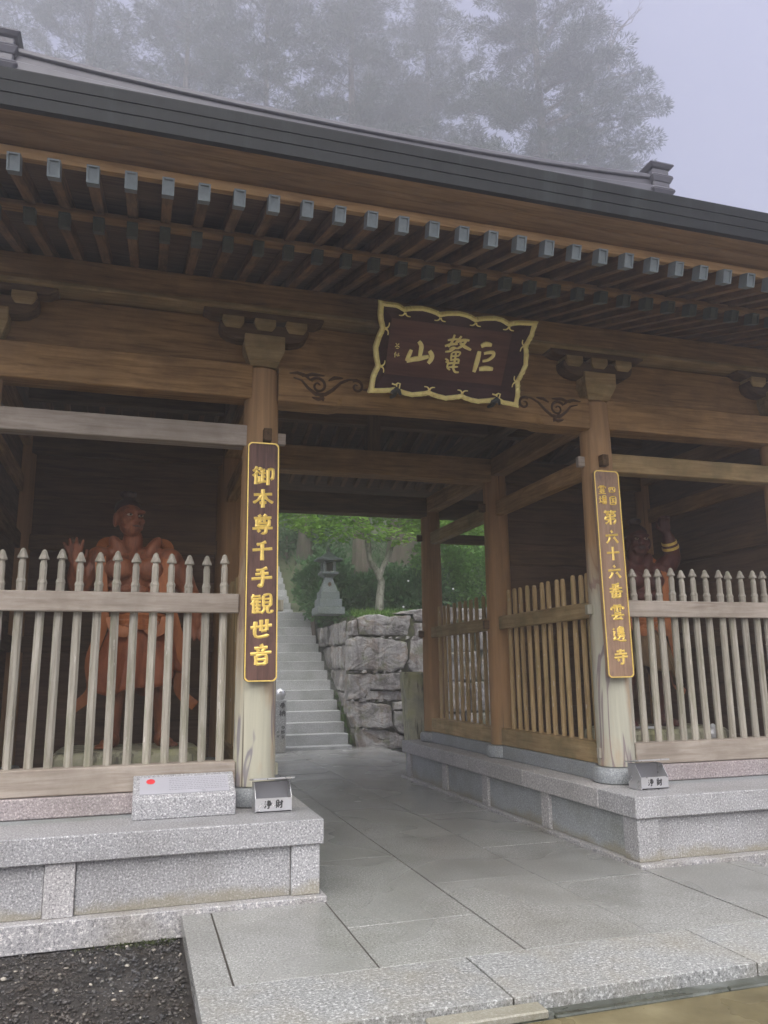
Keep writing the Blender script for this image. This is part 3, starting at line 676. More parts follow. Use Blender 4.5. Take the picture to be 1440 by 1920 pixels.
# ------------------------------------------------------------------ brush lettering
CH = {
'御': "24,5 15,18 5,27|26,25 16,40 4,51|18,42 18,92|40,8 34,22|34,22 58,20|30,38 60,35|46,20 46,78|46,56 60,54|34,52 34,80|28,84 62,76|70,20 92,17 92,58 82,66|71,20 71,96",
'本': "10,32 90,28|50,4 50,95|48,32 30,56 8,72|52,32 70,55 95,72|35,72 65,70",
'尊': "34,4 40,14|64,3 57,14|12,21 88,18|25,28 25,62|25,28 75,26 75,62|42,20 40,34 33,42|57,20 57,38 66,40|25,46 75,45|25,60 75,59|6,72 94,69|64,62 64,90 54,96 48,91|30,78 38,88",
'千': "66,7 45,16 25,20|8,46 93,40|50,18 50,96", '手': "72,7 48,16 24,19|22,38 78,33|6,59 94,53|50,17 54,50 52,80 46,94 33,86",
'観': "18,5 10,20|14,14 45,12|5,28 50,25|20,30 12,44 4,52|16,42 16,92|17,42 48,40|32,28 32,90|17,58 46,57|17,73 46,72|16,90 50,87|58,10 58,62|58,10 88,8 88,62|58,27 88,26|58,44 88,43|58,61 88,60|64,62 60,80 48,94|76,62 77,88 92,90 95,78",
'世': "5,46 95,36|50,10 50,62|74,8 73,60|50,62 73,60|26,18 27,86 84,82",
'音': "50,2 55,12|22,20 78,17|36,24 40,36|64,22 57,36|6,45 94,40|30,54 30,95|30,54 70,52 70,95|30,72 70,71|30,93 70,92",
'四': "12,20 16,84|12,20 88,17 84,82|38,20 36,45 22,58|60,19 61,50 78,52|15,81 85,79",
'国': "14,10 14,94|14,10 86,8 86,94|28,28 72,26|32,48 68,46|26,72 74,70|50,28 50,72|58,56 66,64|14,92 86,91",
'霊': "22,6 78,5|10,18 8,34|10,18 90,16 86,32|50,6 50,46|26,26 36,29|26,37 36,40|64,25 74,28|64,36 74,39|20,52 80,50|40,52 40,90|60,52 60,90|22,62 30,78|78,60 70,78|8,92 92,90",
'場': "5,38 36,34|20,12 20,76|3,80 38,68|50,8 50,40|50,8 86,7 86,40|50,24 86,23|50,39 86,38|40,50 96,48|58,50 50,66 36,78|52,62 90,60 86,88 76,94|66,62 58,80 44,92|78,62 72,82 60,95",
'第': "22,3 10,18|18,11 46,9|30,12 36,20|62,2 52,17|58,10 92,8|72,11 78,19|20,28 80,26 80,44|22,44 80,43|22,44 18,62 82,60 78,84 68,88|50,26 50,97|48,62 34,78 12,90",
'六': "46,5 56,20|6,40 94,34|36,52 28,72 10,90|62,50 76,66 92,88", '十': "6,46 94,42|50,6 50,95",
'番': "74,4 50,10 22,13|30,18 36,28|70,15 62,28|6,37 94,33|50,10 50,58|46,36 30,50 6,60|54,36 72,50 96,58|24,62 24,95|24,62 76,60 76,95|50,62 50,93|24,78 76,77|24,94 76,93",
'雲': "22,6 78,5|10,18 8,34|10,18 90,16 86,32|50,6 50,46|26,26 36,29|26,37 36,40|64,25 74,28|64,36 74,39|26,56 74,54|6,70 94,67|46,70 34,82 24,92 76,88|66,78 80,96",
'邊': "10,14 16,22|8,38 20,36 14,56 22,70 10,84|6,84 30,84 60,95 97,93|60,3 54,10|44,12 44,40|44,12 78,10 78,40|44,21 78,20|44,30 78,29|44,39 78,38|36,48 88,46|52,48 44,56|70,48 80,55|60,55 64,60|36,63 90,61|56,63 50,76 38,84|54,70 80,69 76,84 68,87",
'寺': "22,18 78,15|50,3 50,34|8,36 92,33|4,57 96,52|66,40 66,86 56,96 46,90|28,64 38,76",
'浄': "12,12 22,22|6,38 16,46|6,90 24,60|58,5 42,24|52,14 78,12 66,26|40,30 84,28 84,62|30,46 96,44|40,62 84,61|62,28 62,88 52,95 46,88",
'財': "10,10 10,70|10,10 38,9 38,70|10,30 38,29|10,50 38,49|10,69 38,68|18,72 6,92|30,72 40,88|48,32 96,28|78,8 78,84 68,94 60,86|76,32 64,54 46,72",
'奉': "24,14 76,12|18,28 82,26|8,44 92,41|48,3 40,36 8,68|56,40 70,56 94,66|34,62 66,60|26,76 74,74|50,52 50,96",
'納': "26,5 14,22 28,28|32,22 12,46 40,42|24,46 24,92|12,60 6,78|36,58 42,72|52,26 52,94|52,26 92,24 92,86 82,92|72,6 72,40 58,64|74,44 86,62",
'中': "18,28 20,64|18,28 82,26 80,62|20,63 80,61|50,4 50,96",
'野': "8,10 8,44|8,10 42,9 42,44|8,27 42,26|8,43 42,42|25,10 25,86|8,62 42,60|4,88 46,80|54,12 88,10 70,30|62,26 76,36|50,46 94,43 84,58|72,44 72,88 62,95",
'宗': "50,2 50,12|12,18 10,32|12,18 88,16 84,30|30,38 70,36|14,54 86,51|50,54 50,88 42,95|32,64 20,82|66,62 80,80"}
def catmull(p, n=6):
    if len(p) < 3: return [(p[0][0]+(p[-1][0]-p[0][0])*k/n, p[0][1]+(p[-1][1]-p[0][1])*k/n) for k in range(n+1)]
    q = [p[0]]+p+[p[-1]]; out = []
    for i in range(1, len(q)-2):
        for k in range(n):
            t_ = k/n; f = lambda a, b, c, d: .5*(2*b+(c-a)*t_+(2*a-5*b+4*c-d)*t_*t_+(3*b-a-3*c+d)*t_**3)
            out.append((f(q[i-1][0], q[i][0], q[i+1][0], q[i+2][0]), f(q[i-1][1], q[i][1], q[i+1][1], q[i+2][1])))
    return out+[p[-1]]
def stroke(mb, pts, w, fr, relief, sharp=False, taper=True):
    """one brush stroke; fr maps (a right, b down, h out) to a point of the place"""
    pl = catmull(pts, 5) if not sharp else pts; n = len(pl); L, R_ = [], []
    for i, (x, y) in enumerate(pl):
        a = pl[max(0, i-1)]; b = pl[min(n-1, i+1)]; dx, dy = b[0]-a[0], b[1]-a[1]; l = math.hypot(dx, dy) or 1
        s_ = i/(n-1); ww = w*(.5 if not taper else (.62+.32*abs(1-2*s_)**1.5)*(1 if abs(dy) > abs(dx) else .82)*(.35 if i == n-1 and len(pts) > 2 else .8 if i in (0, n-1) else 1))
        L.append((x+dy/l*ww, y-dx/l*ww)); R_.append((x-dy/l*ww, y+dx/l*ww))
    vs = [fr(x, y, .0015) for x, y in L]+[fr(x, y, .0015) for x, y in R_]+[fr(x, y, relief) for x, y in pl]; fs = []
    for i in range(n-1): fs += [(i, i+1, 2*n+i+1, 2*n+i), (2*n+i, 2*n+i+1, n+i+1, n+i)]
    fs += [(0, 2*n, n), (n-1, 2*n-1, 3*n-1)]
    mb.add(vs, fs)
def char(name, c, fr, cx, cy_, w, h, parent, mat, sw=9.5, relief=.008):
    m = MB(); s = max(w, h)/100
    f2 = lambda x, y, o: fr(cx+(x-50)/100*w, cy_+(y-50)/100*h-(x-50)*.0004*h, o)
    k = min(1, .55+8/len(CH[c].split('|'))*.55)
    for st in CH[c].split('|'):
        stroke(m, [tuple(map(float, p.split(','))) for p in st.split()], sw*k, f2, relief)
    return m.build(name, mat, parent)

def sign_board(label, top, bot, w, mat, rows, small=None):
    """a plank on a column: top / bot = centre of its upper and lower edge"""
    top, bot = Vector(top), Vector(bot); dn = (bot-top); H = dn.length; dn.normalize()
    rx = Vector((1, 0, 0)); out = rx.cross(dn).normalized()
    if out.y > 0: out = -out
    rx = dn.cross(out).normalized()
    if rx.x < 0: rx = -rx
    c = (top+bot)/2
    S = thing('sign_board', label, 'sign board', tuple(c))
    fr = lambda a, b, o: tuple(top+rx*a+dn*b+out*o)       # a from the centre line, b down from the top edge
    def outline(ins, cut):
        x, y0, y1 = w/2-ins, ins, H-ins; pts = []
        for (sx, yy, sy) in ((-1, y0, 1), (1, y0, 1), (1, y1, -1), (-1, y1, -1)):
            arc = [(sx*(x-cut*math.cos(a)), yy+sy*cut*math.sin(a)) for a in (0, .5, 1.07, 1.5708)]
            arc = [(sx*(x-cut), yy), (sx*(x-cut*.55), yy+sy*cut*.28), (sx*(x-cut*.28), yy+sy*cut*.55), (sx*x, yy+sy*cut)]
            pts += arc if (sx*sy < 0) == (sx > 0) and False else (arc[::-1] if (sx < 0) == (sy > 0) else arc)
        return pts
    o1 = outline(0, .03); n = len(o1); m = MB()
    m.add([fr(a, b, .018) for a, b in o1]+[fr(a, b, -.022) for a, b in o1], [tuple(range(n)), tuple(range(n, 2*n))[::-1]]+[(i, (i+1) % n, n+(i+1) % n, n+i) for i in range(n)])
    m.build('plank', mat, S)
    m = MB(); oa, ob = outline(.001, .03), outline(.011, .028)
    m.add([fr(a, b, .019) for a, b in oa]+[fr(a, b, .027) for a, b in oa]+[fr(a, b, .027) for a, b in ob]+[fr(a, b, .019) for a, b in ob],
          [q for i in range(n) for j in [(i+1) % n] for q in ((i, j, n+j, n+i), (n+i, n+j, 2*n+j, 2*n+i), (2*n+i, 2*n+j, 3*n+j, 3*n+i))])
    m.build('gold_border', M['gold'], S)
    f3 = lambda a, b, o: fr(a, b, o+.0185)
    for c_, a, b, ww, hh in rows: char('gold_character', c_, f3, a, b*H, ww, hh, S, M['gold'], 11.5)
    return S
sign_board('dark wooden board with eight gold characters on the left column', (-1.806, -.232, 3.725), (-1.795, -.232, 1.605), .282, M['board_l'],
  [(c, 0, f, .205, .185) for c, f in zip('御本尊千手観世音', (.146, .244, .354, .467, .576, .688, .787, .893))])
sign_board('faded brown board with gold characters on the right column', (1.742, -.232, 3.69), (1.757, -.232, 1.59), .292, M['board_r'],
  [('霊', -.062, .098, .1, .095), ('四', .055, .096, .09, .075), ('場', -.06, .148, .1, .1), ('国', .058, .150, .09, .095)] +
  [(c, .012, f, .165, .155) for c, f in zip('第六十六番雲邊寺', (.236, .332, .412, .503, .592, .696, .797, .903))])

# ------------------------------------------------------------------ hanging name plaque
PB, PT = Vector((-.092, -.36, 4.262)), Vector((-.075, -.78, 4.998)); PW0, PW1 = 1.60, 1.545
pdn = (PB-PT); PH = pdn.length; pdn.normalize(); prx = Vector((1, 0, -.004)).normalized(); pout = prx.cross(pdn).normalized()
if pout.y > 0: pout = -pout
def pf(u, v, o):                                           # u, v in percent from the upper left corner
    wd = PW0+(PW1-PW0)*v/100
    return tuple(PT+prx*((u-50)/100*wd)+pdn*(v/100*PH)+pout*o)
PL = thing('name_plaque', 'hanging plaque with scalloped gold frame and three gold characters above the passage', 'plaque', tuple((PB+PT)/2))
inn = [(9.5, 17.5), (86.8, 17.0), (87.2, 77.5), (10.3, 78.5)]
m = MB(); m.add([pf(u, v, .0) for u, v in inn]+[pf(u, v, -.03) for u, v in inn], [(0, 1, 2, 3), (7, 6, 5, 4)]+[(i, 4+i, 4+(i+1) % 4, (i+1) % 4) for i in range(4)]); m.build('centre_panel', M['plaque'], PL)
def wave(side):
    """frame edge as a string of scallops, corner to corner; returns points (u,v) with cusps pointing inward"""
    P = []
    if side == 'top':
        P = [(0, 0), (4, 1.6), (11, 1.2), (13, 3.4), (14.2, 5.2), (15.8, 8.0), (17.4, 5.8), (20, 3.4), (26.6, .8), (31, 2.4), (34, 4.6), (36, 6.4), (37.6, 9.0), (39.2, 6.8), (42, 4.2), (49.2, .9), (54, 2.6), (57, 5.2), (58.4, 7.2), (59.9, 9.8), (61.6, 7.4), (65, 4.4), (72.6, .9), (77, 3), (79.3, 5.6), (80.4, 7.6), (81.8, 10), (83.6, 7), (88, 3.6), (94, 2.0), (100, 0)]
    elif side == 'bottom':
        P = [(100, 100), (94, 97.6), (89, 96.4), (87, 94), (85, 91), (83.2, 92), (80, 94.5), (72.2, 99.6), (67, 98), (64, 95.8), (62, 94.2), (60.4, 91.2), (58.6, 93.6), (56, 95.6), (50.1, 99.6), (45, 97.4), (42, 95.2), (40, 93.4), (38.4, 91), (36.8, 93.4), (34, 95.2), (28, 99.4), (23, 97), (20, 94.4), (18, 92.8), (16.4, 91), (14.6, 93.4), (11, 95.6), (5, 98), (0, 100)]
    elif side == 'left':
        P = [(0, 100), (1.3, 94), (1.7, 82), (3, 77), (4.2, 73.5), (5.6, 69.5), (4.2, 65.6), (2.6, 61), (.4, 50), (2.2, 40), (3.4, 35.5), (4.4, 32.6), (5.6, 28.6), (4.2, 24.8), (2.8, 21), (1.2, 14), (1.0, 6), (0, 0)]
    else:
        P = [(100, 0), (98.8, 6), (98.6, 16), (97, 21), (95.8, 25), (94.4, 28.6), (95.8, 32.6), (97.4, 38), (99.8, 50), (97.6, 60), (96.4, 64), (95.4, 67), (94.4, 70.4), (95.8, 74), (97.2, 79), (98.6, 86), (98.8, 94), (100, 100)]
    return P
mid = []
for sd_ in ('top', 'right', 'bottom', 'left'): mid += wave(sd_)[:-1]
mid = [(u, v*.5 if i < 31 else v) for i, (u, v) in enumerate(mid)]
mid = [((100-(100-u)*.55) if 30 < i < 47 else u, v) for i, (u, v) in enumerate(mid)]
mid = [(u, 100-(100-v)*.5 if 47 <= i < 76 else v) for i, (u, v) in enumerate(mid)]
mid = [(u*.55 if i > 76 else u, v) for i, (u, v) in enumerate(mid)]
_m = []
for i, (u, v) in enumerate(mid):                           # fluted, stepped band
    u2_, v2_ = mid[(i+1) % len(mid)]
    for k in range(3): _m.append((u+(u2_-u)*k/3, v+(v2_-v)*k/3))
mid = _m; n = len(mid); flute = [(.010, .0, -.006)[i % 3] if (i//3) % 2 else (.002, .004, .0)[i % 3] for i in range(n)]
def inset(pts, d):
    out = []
    for i, (u, v) in enumerate(pts):
        a, b = pts[i-1], pts[(i+1) % len(pts)]; dx, dy = (b[0]-a[0])*PW0, (b[1]-a[1])*PH; l = math.hypot(dx, dy) or 1
        out.append((u-dy/l*d/PW0*100, v+dx/l*d/PH*100))
    return out
oi_ = inset(mid, .043); om_ = inset(mid, .021)
for k in (0, 30, 47, 76): pass
m = MB()                                                   # the sloped dark border boards
corner = {0: 0, 1: 30, 2: 47, 3: 76}
ring = [pf(u, v, .055) for u, v in oi_]; cpts = []
for i, (u, v) in enumerate(oi_):
    uu = min(max(u, 9.5), 87); vv = min(max(v, 17.3), 78)
    if i < 90: vv = 17.3
    elif i < 141: uu = 87
    elif i < 228: vv = 78
    else: uu = 9.9
    cpts.append(pf(uu, vv, .004))
m.add(ring+cpts, [(i, (i+1) % n, n+(i+1) % n, n+i) for i in range(n)]); m.build('border_board', M['plaque_edge'], PL)
m = MB()
m.add([pf(u, v, .02) for u, v in mid]+[pf(u, v, .075+f) for (u, v), f in zip(mid, flute)]+[pf(u, v, .09+f) for (u, v), f in zip(om_, flute)]+[pf(u, v, .072+f*.6) for (u, v), f in zip(oi_, flute)]+[pf(u, v, .03) for u, v in oi_],
      [q for i in range(n) for j in [(i+1) % n] for q in ((i, j, n+j, n+i), (n+i, n+j, 2*n+j, 2*n+i), (2*n+i, 2*n+j, 3*n+j, 3*n+i), (3*n+i, 3*n+j, 4*n+j, 4*n+i))])
m.build('gold_frame', M['gold_dull'], PL)
m = MB(); back = [pf(u, v, .018) for u, v in mid]; back2 = [pf(min(max(u, 4), 96), min(max(v, 6), 94), -.035) for u, v in mid]
m.add(back+back2, [(i, (i+1) % n, n+(i+1) % n, n+i) for i in range(n)]+[tuple(range(n, 2*n))]); m.build('back_board', M['plaque_edge'], PL)
for u, v, du, dv in ((16.2, 9.4, 0, 1), (37.9, 9.8, 0, 1), (60.2, 10.2, 0, 1), (81.7, 10.2, 0, 1), (5.6, 28.6, 1, 0), (5.8, 69.2, 1, 0), (94.4, 29.0, -1, 0), (94.4, 70.4, -1, 0), (38.2, 90, 0, -1), (60, 90, 0, -1)):
    m = MB()
    for s in (-1, 1):                                      # a pair of little curls leaving the cusp
        pts = []
        for k in range(9):
            a = k/8*3.4; r = 2.0-.12*k; along = 1.7*math.sin(a*.5)*1.2; side = s*(.25+2.5*(1-math.cos(a*.55)))
            along = 3.6*math.sin(min(a, 2.6)/1.7)
            pu, pv = u+(side if dv else du*along*.55), v+(dv*along if dv else side*1.9)
            pts.append(pf(pu, pv, .078))
        m.tube(pts, [.0095-.0006*k for k in range(9)], 6)
    m.build('gold_curl', M['gold_dull'], PL, smooth=True)
for u in (16.7, 82.7):                                     # iron hooks holding the lower edge
    m = MB(); m.tube([pf(u-2.2, 97.5, .03), pf(u-1.6, 95, .12), pf(u-.2, 91.5, .13), pf(u+1.2, 93, .12), pf(u+3.2, 97.5, .10)], [.016, .024, .026, .022, .012], 8)
    m.tube([pf(u+.2, 92, .12), pf(u+.2, 100, .05), pf(u+.2, 104, -.04)], [.018, .02, .018], 8)
    h_ = m.build('support_hook', M['iron'], PL, smooth=True)
    m = MB(); m.tube([pf(u-3.2, 86.5, .1), pf(u-1.2, 87.2, .11), pf(u+.2, 85, .12), pf(u+1.8, 85.4, .11), pf(u+1.4, 90.5, .12), pf(u-.3, 91, .12), pf(u-.6, 86.4, .12)], .008, 6)
    m.build('gold_ring', M['gold_dull'], h_, smooth=True)
# big brush characters, traced stroke by stroke
def big(strokes):
    m = MB()
    for pts, w in strokes:
        pl = catmull(pts, 6); n = len(pl); L, R_ = [], []
        for i, (x, y) in enumerate(pl):
            a = pl[max(0, i-1)]; b = pl[min(n-1, i+1)]; dx, dy = (b[0]-a[0])*PW0, (b[1]-a[1])*PH; l = math.hypot(dx, dy) or 1
            t_ = i/(n-1); ww = w*(.55+.45*math.sin(3.14159*min(1, .12+t_*.8)))*.01
            L.append((x+dy/l*ww/PW0*100, y-dx/l*ww/PH*100)); R_.append((x-dy/l*ww/PW0*100, y+dx/l*ww/PH*100))
        vs = [pf(x, y, .001) for x, y in L]+[pf(x, y, .001) for x, y in R_]+[pf(x*.7+p*.3, y*.7+q*.3, .012) for (x, y), (p, q) in zip(L, pl)]+[pf(x*.7+p*.3, y*.7+q*.3, .012) for (x, y), (p, q) in zip(R_, pl)]
        fs = []
        for i in range(n-1): fs += [(i, i+1, 2*n+i+1, 2*n+i), (2*n+i, 2*n+i+1, 3*n+i+1, 3*n+i), (3*n+i, 3*n+i+1, n+i+1, n+i)]
        fs += [(0, 2*n, 3*n, n), (n-1, 2*n-1, 4*n-1, 3*n-1)]
        m.add(vs, fs)
    return m.build('gold_character', M['gold_dull'], PL)
big([([(28.4, 38.6), (30.4, 43), (30.6, 50), (30.4, 57)], 2.4), ([(24.6, 48.6), (23.6, 55), (22.4, 61.5)], 2.2), ([(22.6, 61.5), (27, 58.6), (31, 57), (36, 54)], 2.5), ([(36.0, 47.4), (38.0, 52.5), (37.8, 57), (36.4, 61.5)], 2.6)])
big([([(68.4, 36.0), (71, 33), (75, 33.2)], 2.6), ([(68.0, 41.5), (67.8, 52), (67.0, 65.6)], 2.7), ([(71.2, 43.6), (74, 41.8), (77.2, 41.4), (77.4, 45.5), (74.8, 50), (71.2, 52.2)], 1.9), ([(70.0, 61.6), (74, 60.0), (79, 59.8)], 2.6)])
big([([(46.4, 33.6), (50, 32), (53, 31)], 1.2), ([(50.2, 26.6), (49.4, 34), (47.6, 41)], 1.3), ([(45.2, 40.4), (49, 37.6), (53, 36.4)], 1.4), ([(48.4, 43.6), (50.6, 41), (53.2, 41.5)], 1.1), ([(46, 46.5), (49.6, 44.8), (52, 41)], 1.1),
     ([(54.6, 27.4), (53.2, 32), (51.6, 35.5)], 1.3), ([(52.6, 34.2), (56, 31.6), (60, 31.0)], 1.5), ([(58.2, 32.5), (56.0, 38), (53.4, 41.5)], 1.4), ([(54.4, 34.8), (58, 38.5), (62.2, 41.2)], 1.7),
     ([(50.6, 46.6), (53, 45.2), (55.6, 45.4), (55.2, 49)], 1.1), ([(50.4, 46.6), (50.4, 51), (50.6, 56)], 1.1), ([(50.6, 50.6), (55.2, 49.4)], 1.0), ([(46.8, 54), (49, 56.5), (47.4, 58)], 1.1), ([(50.6, 55), (55.4, 53.4), (55.4, 58)], 1.1),
     ([(48.4, 59.4), (52, 58), (56.2, 57.2)], 1.2), ([(49, 59.8), (49.2, 63.5), (51, 66)], 1.2), ([(50, 63), (55.8, 61.6)], 1.1), ([(53, 44.5), (53.2, 55), (53, 63), (54.6, 67.5), (57, 67.6)], 1.3)])
big([([(14.4, 43.6), (15.3, 45)], .5), ([(16.4, 43.6), (15.8, 45)], .5), ([(14.2, 47.6), (15.6, 46.2), (17, 47.4)], .5), ([(15, 49), (16.4, 48.6)], .45), ([(15.2, 53), (14.4, 56)], .5), ([(14.9, 54.8), (14.9, 59)], .45), ([(16, 54.6), (16.2, 57), (17.8, 56.4)], .45), ([(17, 53.6), (17, 56.4)], .4)])

# ------------------------------------------------------------------ donation boxes and the information stone
def donation_box(label, x, y):
    B = thing('donation_box', label, 'donation box', (x, y, .576), 'donation boxes on the platform caps')
    w = .145; pr_ = [(0, .002), (0, .115), (.085, .228), (.20, .228), (.20, .002)]
    for s in (-1, 1):
        MB().prism_x([(y+a, .576+b) for a, b in pr_], x+s*w-.002, x+s*w+.002).build('side_panel', M['steel'], B)
    fp = MB().box(x-w+.0022, x+w-.0022, y-.001, y+.003, .594, .692).build('front_panel', M['steel'], B)
    MB().box(x-w+.003, x+w-.003, y+.15, y+.2005, .578, .80).build('back_panel', M['steel_in'], B)
    MB().add([(x-w+.003, y+.004, .690), (x+w-.003, y+.004, .690), (x+w-.003, y+.15, .655), (x-w+.003, y+.15, .655)], [(0, 1, 2, 3)]).build('chute', M['steel_in'], B)
    MB().box(x-w+.003, x+w-.003, y+.004, y+.196, .5785, .582).build('bottom_panel', M['steel'], B)
    lid = MB().prism_x([(y-.012, .850), (y-.012, .837), (y+.225, .806), (y+.225, .816)], x-w-.022, x+w+.022).build('lid', M['steel'], B, bevel=.002)
    fr = lambda a, b, o: (x+a, y-.0012-o*.12, .645-b)
    for c, a in (('浄', -.045), ('財', .048)): char('black_character', c, fr, a, 0, .062, .066, B, M['ink'], 12, .004)
donation_box('small stainless donation box in front of the left inscribed column', -1.71, -.515)
donation_box('small stainless donation box in front of the right inscribed column', 1.815, -.585)
I = thing('information_stone', 'low granite block with slanted grey plate and red dot, before the left fence', 'plaque stone', (-2.40, -.34, .576))
x0, x1 = -2.795, -2.005
MB().prism_x([(-.47, .576), (-.475, .735), (-.21, .875), (-.185, .875), (-.185, .576)], x0, x1).build('stone_block', M['granite'], I, bevel=.008)
sl = Vector((0, .265, .14)).normalized(); nn = Vector((0, -sl.z, sl.y))
o_ = Vector((0, -.475, .735)); fr = lambda a, b, o: tuple(Vector((-2.40+a, 0, 0))+o_+sl*(.15-b)+nn*o)
def rect(mb, a0, a1, b0, b1, h0, h1):
    mb.add([fr(a0, b1, h0), fr(a1, b1, h0), fr(a1, b0, h0), fr(a0, b0, h0), fr(a0, b1, h1), fr(a1, b1, h1), fr(a1, b0, h1), fr(a0, b0, h1)], [(0,3,2,1),(4,5,6,7),(0,1,5,4),(1,2,6,5),(2,3,7,6),(3,0,4,7)])
m = MB(); rect(m, -.345, .345, -.112, .105, .0005, .006); pl_ = m.build('metal_plate', M['plate'], I)
m = MB(); m.add([fr(-.262+.034*math.cos(a*.2618), -.055+.034*math.sin(a*.2618), .0075) for a in range(24)], [tuple(range(24))]); m.build('red_dot', M['red'], pl_)
m = MB()
for r_ in range(7):                                        # lines of print too small to read
    a = -.12
    while a < .32:
        l = random.uniform(.006, .02); rect(m, a, a+l, -.085+.024*r_-.0025, -.085+.024*r_+.0025, .0062, .0068); a += l+random.uniform(.004, .012)
    if r_ == 0:
        pass
m.build('printed_text', plain('grey_print', sr(128, 128, 134), .5), pl_)
# ------------------------------------------------------------------ guardian statues
def blob(mb, c, r, rot=None, n=10):
    """an ellipsoid; rot = (axis vector) aligned with the local z"""
    vs = []; R = Vector((0, 0, 1)).rotation_difference(Vector(rot)).to_matrix() if rot is not None else Matrix.Identity(3)
    for i in range(n+1):
        a = math.pi*i/n
        for k in range(2*n):
            b = math.pi*k/n; p = R @ Vector((r[0]*math.sin(a)*math.cos(b), r[1]*math.sin(a)*math.sin(b), r[2]*math.cos(a))); vs.append((c[0]+p.x, c[1]+p.y, c[2]+p.z))
    m = 2*n
    mb.add(vs, [(i*m+k, i*m+(k+1) % m, (i+1)*m+(k+1) % m, (i+1)*m+k) for i in range(n) for k in range(m)])
def limb(mb, a, b, ra, rb, bulge=0, n=6):
    a, b = Vector(a), Vector(b); pts, rs = [], []
    for i in range(n+1):
        t_ = i/n; pts.append(a.lerp(b, t_)); rs.append(ra+(rb-ra)*t_+bulge*math.sin(math.pi*t_))
    for p, r in zip(pts, rs): blob(mb, p, (r, r, r), None, 6)
    mb.tube(pts, rs, 12)
def hand(mb, wrist, d, palm, spread=1.0, curl=0.0, side=1):
    """palm and five fingers; d = finger direction, palm = palm normal"""
    d, palm = Vector(d).normalized(), Vector(palm).normalized(); s = d.cross(palm).normalized()*side; w = Vector(wrist)
    blob(mb, w+d*.06, (.055, .03, .075), d); c = w+d*.07
    for k in range(-1, 2): blob(mb, c+s*.035*k, (.03, .026, .06), d, 6)
    for k, (o, L, a) in enumerate(((-.052, .085, -.25), (-.018, .105, -.06), (.018, .10, .1), (.05, .08, .3))):
        dd = (d*math.cos(a*spread)+s*math.sin(a*spread)).normalized(); p0 = c+d*.05+s*o
        p1 = p0+dd*L*.5; d2 = (dd*math.cos(curl)+palm*math.sin(curl)).normalized(); p2 = p1+d2*L*.4; d3 = (dd*math.cos(curl*2)+palm*math.sin(curl*2)).normalized(); p3 = p2+d3*L*.32
        for q0, q1, r in ((p0, p1, .021), (p1, p2, .019), (p2, p3, .016)): limb(mb, q0, q1, r, r*.93, 0, 2)
    t0 = w+d*.03-s*.05; t1 = t0-s*.05+d*.04+palm*.01; t2 = t1+d*.05-s*.01+palm*.02
    limb(mb, t0, t1, .027, .023, 0, 2); limb(mb, t1, t2, .022, .017, 0, 2)
def finish(mb, name, mat, parent, voxel=.0115, smooth=1, M_=None):
    o = mb.build(name, mat, parent, M=M_)
    r = o.modifiers.new('remesh', 'REMESH'); r.mode = 'VOXEL'; r.voxel_size = voxel; r.use_smooth_shade = True
    s = o.modifiers.new('smooth', 'SMOOTH'); s.iterations = smooth; s.factor = .5
    return o
def torso(m, cx, hx, pelvis, z0, lean=0):
    """muscular trunk; hx = head x, pelvis = pelvis x"""
    y = 0
    blob(m, (pelvis, y, z0+1.12), (.23, .19, .2)); blob(m, (cx, y-.01, z0+1.34), (.215, .175, .25)); blob(m, (cx, y+.02, z0+1.62), (.28, .19, .26))
    for s in (-1, 1):
        blob(m, (cx+s*.135, y-.155, z0+1.66), (.138, .08, .11)); blob(m, (cx+s*.2, y+.03, z0+1.5), (.11, .14, .22)); blob(m, (cx+s*.33, y+.0, z0+1.76), (.135, .14, .135))
        blob(m, (cx+s*.15, y+.02, z0+1.86), (.17, .1, .07), (s*-.9, 0, .5))
        blob(m, (cx+s*.16, y+.02, z0+1.84), (.16, .09, .07))
        for k in range(3): blob(m, (cx+s*.072, y-.178, z0+1.46-.1*k), (.062, .036, .042))
        for k in range(3): blob(m, (cx+s*.19, y-.12, z0+1.50-.075*k), (.05, .05, .03))
    blob(m, (hx*.4+cx*.6, y+.0, z0+1.95), (.098, .1, .15))
def head(m, hx, hz, turn):
    """scowling head; turn = yaw in radians, positive looks towards +x"""
    c, s = math.cos(turn), math.sin(turn)
    def P(x, y, z): return (hx+x*c-y*s*1.0, x*s*1.0+y*c-.03, hz+z)
    def E(p, r): blob(m, P(*p), r, None, 8)
    E((0, .02, .05), (.125, .145, .14)); E((0, -.03, -.07), (.105, .11, .10)); E((0, -.07, -.13), (.075, .06, .05))
    E((0, -.115, .055), (.105, .035, .03)); E((0, -.14, -.01), (.026, .035, .045)); E((0, -.15, -.035), (.045, .03, .022))
    for q in (-1, 1):
        E((q*.075, -.09, -.03), (.045, .045, .035)); E((q*.135, .02, -.02), (.025, .045, .075)); E((q*.06, -.12, .06), (.05, .03, .022)); E((q*.03, -.125, -.075), (.035, .025, .018)); E((q*.06, -.095, -.105), (.04, .03, .025))
    E((0, -.125, -.105), (.05, .025, .016)); E((0, -.1, -.14), (.04, .035, .03))
    return P
